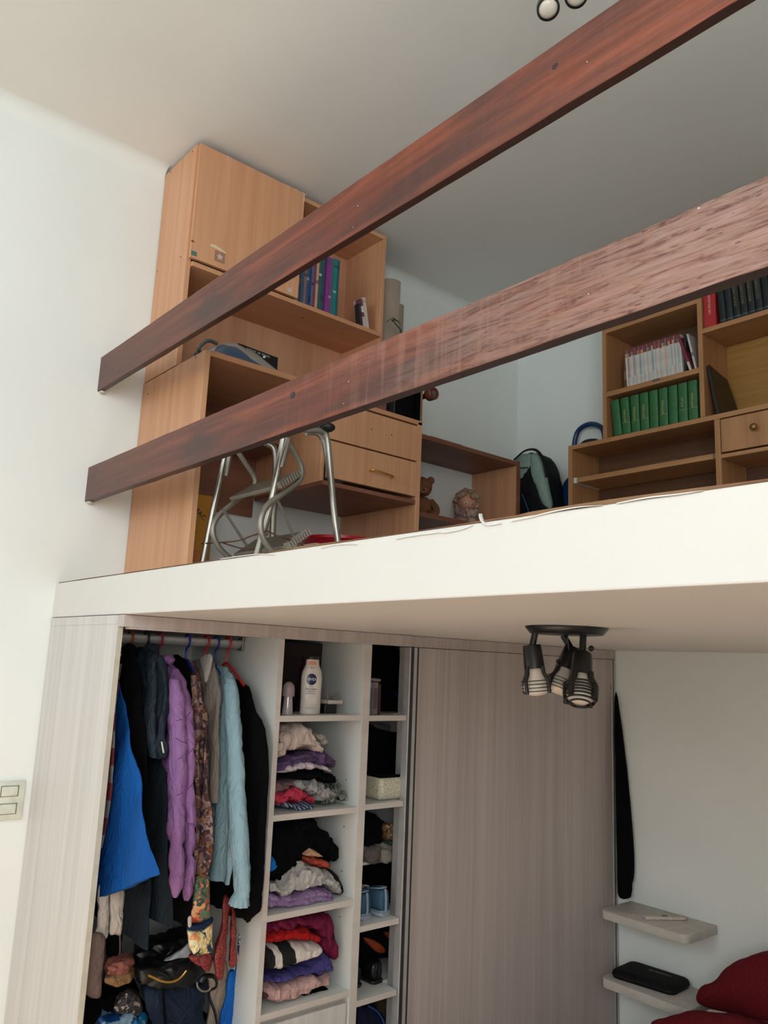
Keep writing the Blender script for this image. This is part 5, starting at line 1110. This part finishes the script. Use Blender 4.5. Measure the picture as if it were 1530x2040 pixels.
# ------------------------------------------------------------ toiletries on the top shelf of the left column
zt=SH1[0]+.0004
def px_on(px,py,x): return at(px,py,'x',x)
bc=px_on(617,1420,.535); by=bc.y
t_=thing('lotion_bottle','white body-lotion bottle with dark cap and round blue logo on the top shelf','bottle',(.535,by,zt))
M_lot=plain('lotion_white',rgb(222,214,206),.28); Fb=Matrix.Translation((.535,by,zt))@Matrix.Diagonal((.72,1,1,1))
H_=.183; S_b=.0395
prof=[(0,0),(.034,0),(.0375,.003),(.0375,.06),(.0385,.10),(.0385,.120),(.035,.138),(.028,.152),(.0245,.160),(.0235,.176),(0,.176)]
prof=[(r*.98,z) for r,z in prof]
obj('body',lathe(prof,Fb,48),M_lot,t_,True)
obj('cap',lathe([(0,.1762),(.0225,.1762),(.0235,.178),(.0235,.1855),(.022,.187),(0,.187)],Fb,36),plain('brown_black_cap',rgb(42,22,20),.3),t_,True)
vdir=Vector((CP.x-.535,CP.y-by,0)).normalized(); rdir=Vector((-vdir.y,vdir.x,0)); 
# label surface: follow the oval body at each height
def surf(u,z,off=.0006):
    """point on the body front at arc coordinate u (metres to the right) and height z"""
    r=interp([(z_,r_) for r_,z_ in prof[1:-1]],z); a0=math.atan2(vdir.y,vdir.x/.72*1.0); a=a0+u/r
    return Vector((.535+.72*r*math.cos(a)*(1+off/r),by+r*math.sin(a)*(1+off/r),zt+z)),
def wrap(bm):
    for v in bm.verts:
        u,z,h=v.co; p=surf(u,z,.0005+h)[0]; v.co=p
    return bm
def flat_text(s,size,u,z,mat,par,name='print'):
    cu=bpy.data.curves.new('t','FONT'); cu.body=s; cu.size=size; cu.align_x='CENTER'; cu.align_y='CENTER'; cu.extrude=.00015; cu.resolution_u=2
    ob=bpy.data.objects.new('t',cu); COL.objects.link(ob); bpy.context.view_layer.update(); me=bpy.data.meshes.new_from_object(ob.evaluated_get(bpy.context.evaluated_depsgraph_get())); bpy.data.objects.remove(ob)
    bm=bmesh.new(); bm.from_mesh(me); bpy.data.meshes.remove(me)
    for v in bm.verts: v.co.x+=u; v.co.y+=z; v.co.z+=.0003
    obj(name,wrap(bm),mat,par)
def disc(u,z,r,mat,par,name):
    bm=bmesh.new(); prev=[bm.verts.new((u,z,.0002))]
    for j in range(1,6):
        ring=[bm.verts.new((u+r*j/5*math.cos(2*PI*k/32),z+r*j/5*math.sin(2*PI*k/32),.0002)) for k in range(32)]
        for k in range(32):
            if j==1: bm.faces.new((prev[0],ring[k],ring[(k+1)%32]))
            else: bm.faces.new((prev[k],ring[k],ring[(k+1)%32],prev[(k+1)%32]))
        prev=ring
    obj(name,wrap(bm),mat,par,True)
disc(0,.112,.0185,pm((20,34,84),.3),t_,'logo_disc'); flat_text('NIVEA',.0125,0,.112,pm((225,228,232)),t_,'logo_text')
flat_text('BODY',.0055,0,.0885,pm((70,80,110)),t_); flat_text('Reparadora',.0085,0,.081,pm((60,66,90)),t_); flat_text('Intensiva',.0078,0,.0735,pm((60,66,90)),t_); flat_text('Body Milk 400 ml',.0048,0,.066,pm((60,66,90)),t_); flat_text('PIEL MUY SECA',.004,0,.020,pm((120,120,130)),t_)
bm=bmesh.new(); grid=[[bm.verts.new((-.013+.026*i/6,.158+.014*j/3,.0001)) for i in range(7)] for j in range(4)]
for j in range(3):
    for i in range(6): bm.faces.new((grid[j][i],grid[j][i+1],grid[j+1][i+1],grid[j+1][i]))
obj('orange_label',wrap(bm),pm((222,150,120)),t_,True)
flat_text('2x1',.010,0,.150,pm((90,96,150)),t_)
dc=px_on(572,1422,.545); t_=thing('roll_on_deodorant','small roll-on deodorant with a pale domed cap left of the lotion bottle','deodorant',(.545,dc.y,zt))
Fd=Matrix.Translation((.545,dc.y,zt))
obj('body',lathe([(0,0),(.017,0),(.018,.004),(.0155,.035),(.0135,.056),(0,.056)],Fd,28),plain('clear_grey',rgb(186,176,180),.15,.2),t_,True)
obj('cap',lathe([(.0,.0562),(.018,.0562),(.0195,.060),(.0195,.078),(.017,.092),(.009,.101),(0,.103)],Fd,28),plain('cap_mauve',rgb(160,142,144),.35),t_,True)
pbx=thing('black_box','small flat black box on the top shelf right of the lotion bottle','box',(.50,.78,zt)); obj('carton',box(.47,.53,.752,.802,zt,zt+.030,.002),M_black,pbx)
pbw=thing('white_case','small white case lying on the black box','case',(.47,.80,zt+.0305)); obj('body',box(.45,.53,.765,.828,zt+.0305,zt+.044,.004,2),M_offw,pbw,True)
pbg=thing('eyeglasses','thin wire eyeglasses on top of the white case','glasses',(.47,.81,zt+.045))
for s in (-1,1): obj('lens_rim',add_lathe(bmesh.new(),[(.0105,-.0006),(.0118,0),(.0105,.0006),(.0098,0),(.0105,-.0006)],frame((.500,.808+s*.0135,zt+.056),(1,-.2,.2)),20),M_steelold,pbg,True)
obj('temple',merge([tube([(.500,.820,zt+.056),(.470,.825,zt+.052),(.452,.824,zt+.045)],.0009,6,4),tube([(.500,.796,zt+.056),(.470,.796,zt+.052),(.455,.797,zt+.045)],.0009,6,4)]),M_steelold,pbg,True)
q=thing('shampoo_bottle','tall dark reddish bottle behind the lotion bottle on the top shelf','bottle',(.40,.74,zt)); Fq=Matrix.Translation((.42,.745,zt))
obj('body',lathe([(0,0),(.028,0),(.030,.004),(.030,.12),(.022,.15),(0,.15)],Fq,28),plain('dark_red_bottle',rgb(58,34,36),.3),q,True); obj('cap',lathe([(0,.1502),(.017,.1502),(.016,.185),(0,.186)],Fq,24),plain('cap_dark',rgb(66,44,44),.3),q,True)
q=thing('toiletry_carton','dark brown carton at the back left of the top shelf','box',(.25,.6,zt)); obj('carton',box(.10,.36,.535,.852,zt,zt+.235,.003),plain('brown_carton',rgb(44,28,27),.8),q); obj('label',box(.36,.3606,.60,.66,zt+.10,zt+.125,0),plain('brown_label',rgb(96,78,74),.7),q)
q=thing('dark_pouch','small black pouch between the deodorant and the lotion bottle','pouch',(.45,.63,zt)); obj('body',crumple(box(.40,.50,.60,.66,zt,zt+.05,.012,3),.002,30,3),M_blackmat,q,True)
# ------------------------------------------------------------ right shelf column
def Zc(p): return [(700+x/5.667,1280+y/5.667) for x,y in p]
z1,z2,z3,z4=[z+.0004 for z in SH2]
for k,(ya,yb_,hh,c,lb) in enumerate(((.893,.908,.106,(88,80,82),'grey slim case at the left of the top right shelf'),(.910,.926,.110,(120,132,148),'pale blue slim case second on the top right shelf'),(.929,.953,.110,(128,110,116),'mauve case third on the top right shelf'),(.955,.966,.104,(70,40,50),'dark plum case fourth on the top right shelf'))):
    q=thing('disc_case',lb,'case',(.50,(ya+yb_)/2,z1),'slim cases on the top right shelf'); obj('shell',box(.42,.565,ya,yb_,z1,z1+hh,.002,2),plain('case_%d'%k,rgb(*c),.35),q); obj('spine_strip',box(.565,.5656,ya+.003,yb_-.003,z1+.02,z1+hh-.02,0),plain('case_strip_%d'%k,rgb(*[int(v*.7) for v in c]),.4),q)
q=thing('hair_brush','pale rounded brush lying on top of the slim cases','brush',(.5,.93,z1+.112)); obj('head',tube([(.53,.897,z1+.1165),(.54,.94,z1+.1175),(.545,.975,z1+.1165)],[.0050,.0062,.0055],12,5),plain('brush_pale',rgb(150,130,126),.4),q,True)
def bagc(name,label,poly,x,mat,depth=.2,seed=0,amp=.008,front=.02,cat='bag',Z=Zc,group='dark bags in the right shelf column'):
    return soft(name,label,cat,Z(poly),x,mat,depth,amp,16,seed,front,z6=False,group=group,n=(1,0,0),rim=.06)
bagc('black_bag','black bag filling the top right compartment behind the slim cases',[(180,10),(400,5),(520,20),(530,120),(560,230),(610,350),(640,500),(640,790),(380,792),(180,792)],.42,M_blackmat,.28,1)
soft('blue_ribbon','small royal blue cloth tip in front of the top right black bag','cloth',Zc([(465,545),(520,570),(580,590),(580,640),(560,660),(510,605)]),.46,cloth('royal_blue_tip',rgb(20,32,110)),.02,.002,20,2,.006,z6=False)
q=bagc('black_bag','large black bag filling the second right compartment above the cream basket',[(150,960),(300,960),(430,1000),(600,1030),(680,1100),(680,1700),(420,1740),(150,1740)],.41,M_blackmat,.30,3)
soft('','','',Zc([(240,930),(300,920),(440,930),(440,990),(410,1000),(300,970)]),.45,plain('grey_label',rgb(64,60,58),.6),.02,.001,20,2,.004,z6=False,parent=q,part='tag')
c0=px_on(749,1590,.50)
t_=thing('basket','cream dotted rectangular basket on the second right shelf','basket',(.52,1.03,z2))
def dots(): 
    t=NT('cream_perforated'); vo=t.n('ShaderNodeTexVoronoi',i_Scale=150.0); t.l(t.mapping((1,1,1)),vo.inputs['Vector']); t.col(t.ramp(vo.outputs['Distance'],[(.28,rgb(150,144,124)),(.36,rgb(206,200,178))])); return t.set(.5)
bm=box(.43,.575,.972,1.118,z2,z2+.078,.018,4); obj('tray',bm,dots(),t_,True); obj('opening',box(.437,.568,.979,1.111,z2+.074,z2+.0784,.01,2),M_blackmat,t_,True)
def Zd(p): return Z8(p)
bagc('black_bag','black bag at the left of the third right compartment',[(960,-60),(1120,-70),(1170,20),(1160,150),(1120,190),(960,195)],.46,M_blackmat,.25,5,Z=Zd)
g1=bagc('gold_pouch','small glossy gold and bronze pouch on the third right shelf',[(1175,20),(1200,5),(1270,12),(1295,50),(1280,130),(1230,165),(1180,140)],.50,patch('gold_foil',[rgb(150,116,70),rgb(90,66,44),rgb(176,146,96),rgb(60,44,34),rgb(110,84,56)],50,.3,.5),.08,6,Z=Zd,cat='pouch',group=None)
def shoe(name,label,c,L_,w,h,mat,sole,heading,par=None,group=None,laces=True):
    """heel at c, toe towards heading (unit vector in the plane)"""
    hd_=Vector(heading).normalized(); sd_=Vector((-hd_.y,hd_.x,0)); c=Vector(c); t_=thing(name,label,'shoe',c,group)
    def ringed(prof,zb):
        bm=bmesh.new(); rings=[]
        for q,hw,ht,z0 in prof:
            ring=[]
            for k in range(18):
                a=2*PI*k/18; s=math.copysign(abs(math.cos(a))**.7,math.cos(a)); z=math.copysign(abs(math.sin(a))**.7,math.sin(a))
                ring.append(bm.verts.new(c+hd_*L_*q+sd_*hw*w/2*s+Vector((0,0,zb+z0*h+(z*.5+.5)*ht*h))))
            rings.append(ring)
        for a,b in zip(rings,rings[1:]):
            for k in range(18): bm.faces.new((a[k],a[(k+1)%18],b[(k+1)%18],b[k]))
        bm.faces.new(rings[0]); bm.faces.new(rings[-1]); bmesh.ops.recalc_face_normals(bm,faces=bm.faces); return bm
    obj('sole',ringed([(0,.55,.18,0),(.03,.75,.2,0),(.3,.8,.2,0),(.6,.95,.18,0),(.85,.95,.16,0),(.97,.7,.15,.02),(1,.4,.1,.04)],0),sole,t_,True)
    obj('upper',ringed([(.01,.5,.7,.18),(.04,.68,.78,.18),(.25,.72,.70,.18),(.45,.78,.62,.17),(.7,.85,.40,.16),(.9,.75,.28,.15),(.98,.45,.18,.14)],0),mat,t_,True)
    obj('opening',ringed([(.05,.42,.06,.93),(.12,.5,.06,.92),(.26,.46,.06,.86),(.33,.3,.06,.82)],0),M_blackmat,t_,True)
    if laces:
        hl=[c+hd_*L_*q+sd_*w*s+Vector((0,0,h*z)) for q,s,z in ((.36,.13,.82),(.28,.24,.88),(.16,.28,.95),(.06,.20,1.0),(.035,0,1.02),(.06,-.20,1.0),(.16,-.28,.95),(.28,-.24,.88),(.36,-.13,.82))]
        obj('collar_trim',tube(hl,.0032,8,4),pm((126,146,164)),t_,True)
        obj('heel_strip',tube([c-hd_*.0015+Vector((0,0,h*.2)),c-hd_*.001+Vector((0,0,h*.6)),c+hd_*.004+Vector((0,0,h*.98))],.0045,8,4),pm((126,146,164)),t_,True)
        obj('foxing',tube([c+hd_*L_*q+sd_*w*s+Vector((0,0,h*.21)) for q,s in ((.35,.40),(.12,.37),(.02,.28),(-.002,0),(.02,-.28),(.12,-.37),(.35,-.40))],.0035,8,4),pm((126,146,164)),t_,True)
        bm=bmesh.new()
        for q in (.42,.5,.58): add_tube(bm,[c+hd_*L_*q+sd_*w*.22+Vector((0,0,h*(.82-.5*(q-.4)))),c+hd_*L_*(q+.03)+Vector((0,0,h*(.86-.5*(q-.4)))),c+hd_*L_*q-sd_*w*.22+Vector((0,0,h*(.82-.5*(q-.4))))],.0022,6,3)
        obj('laces',bm,M_offw,t_,True)
    return t_
bagc('black_bag','added black bundle standing in for shade behind the pair of blue sneakers',[(940,360),(1120,340),(1320,360),(1330,560),(1330,770),(950,790)],.26,M_blackmat,.2,18,Z=Zd)
M_denim=plain('sneaker_blue',rgb(52,84,112),.75); M_sole=plain('sneaker_sole',rgb(150,160,170),.6)
shoe('sneaker','blue sneaker, left of the pair on the fourth right shelf',(.560,.948,z3),.25,.066,.086,M_denim,M_sole,(-1,.03,0),group='blue sneakers')
shoe('sneaker','blue sneaker, right of the pair on the fourth right shelf',(.568,1.022,z3),.25,.066,.090,M_denim,M_sole,(-1,-.03,0),group='blue sneakers')
for dx,yy in ((0,.925),(.01,1.005)):
    pass
bagc('black_bag','black bundle right of the blue sneakers',[(1215,340),(1290,320),(1330,420),(1330,780),(1230,790)],.46,M_blackmat,.22,8,Z=Zd)
w1=bagc('white_bundle','pale grey cloth bundle between the gold pouch and the sneakers',[(960,200),(1040,190),(1120,210),(1125,300),(1090,345),(980,330)],.47,cloth('pale_bundle',rgb(112,102,96)),.25,9,Z=Zd,cat='cloth',group=None)
w2=bagc('white_shoe_bag','white bag with dark green top under the gold pouch',[(1150,190),(1210,175),(1285,200),(1290,290),(1240,345),(1150,350),(1130,280)],.485,cloth('white_bag',rgb(150,144,136)),.25,10,Z=Zd,cat='bag',group=None)
soft('','','',Zd([(1190,165),(1240,140),(1282,165),(1275,190),(1220,195)]),.495,cloth('green_top',rgb(44,84,64)),.05,.002,20,2,.01,z6=False,parent=w2,part='green_flap',n=(1,0,0))
tag(obj('inner_shelf_board',box(.02,.46,.889,1.129,1.026,1.036,.001),M_lamw,None,False,(.24,1.0,1.026)),'thin white board held up between the gold pouch and the blue sneakers','board')
M_bleath=plain('shoe_black',rgb(10,10,12),.3)
shoe('dress_shoe','black shoe, left of the pair on the fifth right shelf',(.52,.950,z4),.24,.075,.068,M_bleath,M_black,(-1,.05,0),group='black shoes',laces=False)
shoe('dress_shoe','black shoe, right of the pair on the fifth right shelf',(.53,1.035,z4),.24,.075,.07,M_bleath,M_black,(-1,-.05,0),group='black shoes',laces=False)
bagc('black_bag','black bag above the shoes on the fifth right shelf',[(950,960),(1280,880),(1330,1000),(1330,1150),(1150,1170),(950,1170)],.44,M_blackmat,.25,12,Z=Zd)
soft('orange_strap','orange leather strap tongue across the black bag on the fifth right shelf','strap',Zd([(995,1005),(1040,1005),(1110,1040),(1165,1090),(1170,1130),(1120,1135),(1060,1090),(1020,1050)]),.475,plain('orange_leather',rgb(150,66,34),.4),.02,.002,20,2,.006,z6=False,n=(1,0,0))
soft('red_tag','small dull red cloth end at the upper right of the fifth right shelf','cloth',Zd([(1180,950),(1250,950),(1262,1000),(1235,1030),(1195,985)]),.475,plain('dull_red',rgb(130,44,38),.6),.02,.002,20,2,.006,z6=False,n=(1,0,0))
obj('shelf',box(.012,.515,.888,1.23,.40,.418,0),M_lamw,W)
q=bagc('helmet_bag','dark navy rounded bag on the lowest visible right shelf',[(900,1600),(960,1570),(1080,1580),(1160,1680),(1180,1800),(1180,2600),(890,2600)],.50,cloth('navy_round',rgb(20,26,52)),.2,13,Z=Zd,group=None)
obj('piping',tube(pxs(Zd([(1020,1590),(1100,1640),(1150,1720),(1165,1800)]),'x',.535),.003,8,5),pm((40,70,130)),q,True)
soft('tan_bag','tan cloth bag at the right of the lowest visible right shelf','bag',Zd([(1190,1560),(1260,1540),(1300,1640),(1300,2600),(1190,2600)]),.44,cloth('tan_bagc',rgb(112,98,74)),.15,.005,16,3,.01,z6=False,n=(1,0,0))
# ------------------------------------------------------------ by the back wall under the loft
t_=thing('black_coat_bag','long black garment hanging on the back wall beside the wardrobe door','coat',(.66,2.29,.80))
P=pxs([(1223,1380),(1227,1400),(1236,1470),(1246,1560),(1254,1650),(1258,1720),(1257,1758),(1251,1768),(1253,1788),(1232,1790),(1229,1760),(1226,1600),(1223,1450)],'y',2.285)
obj('cloth',puff(P,(0,-1,0),.030,.0015,14,3,3,.4,.006),M_blackmat,t_,True)
hk=at(1218,1372,'y',2.30); obj('hook',tube([(hk.x,2.325,hk.z+.02),(hk.x,2.30,hk.z+.016),(hk.x,2.295,hk.z-.004),(hk.x,2.304,hk.z+.006)],.003,8,4),M_steelold,t_,True)
rc=thing('remote_control','flat white remote control on the upper floating shelf','remote',(.84,2.22,.7705))
ra=at(1282,1828,'z',.775); rb_=at(1366,1829,'z',.775)
Mr=Matrix.Translation(((ra.x+rb_.x)/2,(ra.y+rb_.y)/2,.7705))@Matrix.Rotation(math.atan2(rb_.y-ra.y,rb_.x-ra.x),4,'Z')
obj('body',add_M(box(-.085,.085,-.019,.019,0,.012,.005,3),Mr),M_offw,rc,True)
obj('button',add_M(box(-.012,.012,-.005,.005,.0119,.0132,.001),Mr),M_black,rc)
bm=bmesh.new()
for i in range(3):
    for j in range(2): add_lathe(bm,[(0,.0128),(.0028,.0128),(.003,.0118)],Mr@Matrix.Translation((.03+i*.014,-.007+j*.014,0)),10)
obj('button',bm,plain('grey_button',rgb(150,140,132),.5),rc)
tag(obj('charging_cable',tube([(.875,2.255,.7735),(.905,2.29,.7735),(.93,2.300,.7735),(.945,2.285,.7735)],.003,8,6),M_steelold,None,True,(.91,2.28,.7705)),'short grey cable beside the remote on the upper floating shelf','cable')
cs=thing('black_case','black hard zip case with a pale logo strip on the lower floating shelf','case',(.80,2.2,.5165))
c4=[Vector((.690,2.130,0)),Vector((.950,2.165,0)),Vector((.940,2.318,0)),Vector((.680,2.300,0))]
P=closed_curve(c4,1); 
def rounded(c4,r,n=6):
    out=[]
    for i in range(4):
        a,b,c_=c4[i-1],c4[i],c4[(i+1)%4]; u=(a-b).normalized()*r; v=(c_-b).normalized()*r
        for k in range(n+1): q=k/n; out.append((b+u)*(1-q)**2+2*b*q*(1-q)+(b+v)*q*q)
    return out
RP=rounded(c4,.03); cen=sum(RP,Vector())/len(RP)
bm=bmesh.new(); lv=[(.5165,.93),(.5185,.97),(.526,1),(.534,1),(.542,.985),(.548,.93),(.550,.8)]
rings=[[bm.verts.new((cen.x+(p.x-cen.x)*s,cen.y+(p.y-cen.y)*s,z)) for p in RP] for z,s in lv]
for a,b in zip(rings,rings[1:]):
    for k in range(len(RP)): bm.faces.new((a[k],a[(k+1)%len(RP)],b[(k+1)%len(RP)],b[k]))
bm.faces.new(rings[0][::-1]); bm.faces.new(rings[-1]); bmesh.ops.recalc_face_normals(bm,faces=bm.faces)
obj('shell',bm,cloth('case_fabric',rgb(12,12,13),.8,500,.2),cs,True)
obj('zip_line',tube([(cen.x+(p.x-cen.x)*1.006,cen.y+(p.y-cen.y)*1.006,.530) for p in RP]+[(cen.x+(RP[0].x-cen.x)*1.006,cen.y+(RP[0].y-cen.y)*1.006,.530)],.0014,6),M_black,cs,True)
text('logo_text','SEVERBON',.020,(.836,2.258,.5503),(.23,.028,0),(-.028,.23,0),pm((110,110,108)),cs,.0002)
# bed with red bedding, bottom right
bd=thing('bed','low bed with a white mattress under the back wall shelves','bed',(1.5,1.4,0))
obj('base',box(1.0,2.0,.55,2.31,.0,.20,.01,2),plain('bed_base',rgb(120,90,70),.6),bd); obj('mattress',box(1.0,2.0,.55,2.31,.20,.385,.03,4),M_offw,bd,True)
M_redb=cloth('dark_red_cotton',rgb(104,14,24),.85,500,.12)
pw=pxs([(1382,1990),(1393,1966),(1420,1950),(1442,1924),(1472,1907),(1500,1897),(1530,1893),(1590,1900),(1620,2040),(1560,2062),(1490,2034),(1430,2018),(1395,2006)],'y',2.14)
q=thing('pillow','dark red pillow leaning against the back wall at the bottom right','pillow',(1.25,2.2,.39)); obj('cover',puff(pw,(0,-1,.15),.13,.005,9,4,4,.45,.05),M_redb,q,True)
pw=pxs([(1286,2044),(1320,2026),(1365,2013),(1410,2014),(1460,2022),(1510,2036),(1560,2050),(1580,2140),(1280,2140)],'y',1.98)
q=thing('duvet','dark red duvet heaped on the bed in front of the pillow','duvet',(1.15,1.9,.39)); obj('cover',puff(pw,(0,-1,.2),.10,.005,9,5,4,.45,.04),M_redb,q,True)
q=thing('bed_sheet','crumpled white sheet between the red pillow and the red duvet','sheet',(1.25,2.05,.39)); obj('cloth',puff(pxs([(1400,2012),(1450,2018),(1520,2036),(1600,2060),(1600,2120),(1380,2120),(1390,2050)],'y',2.05),(0,-1,.2),.05,.004,14,6,4,.4,.01),M_offw,q,True)
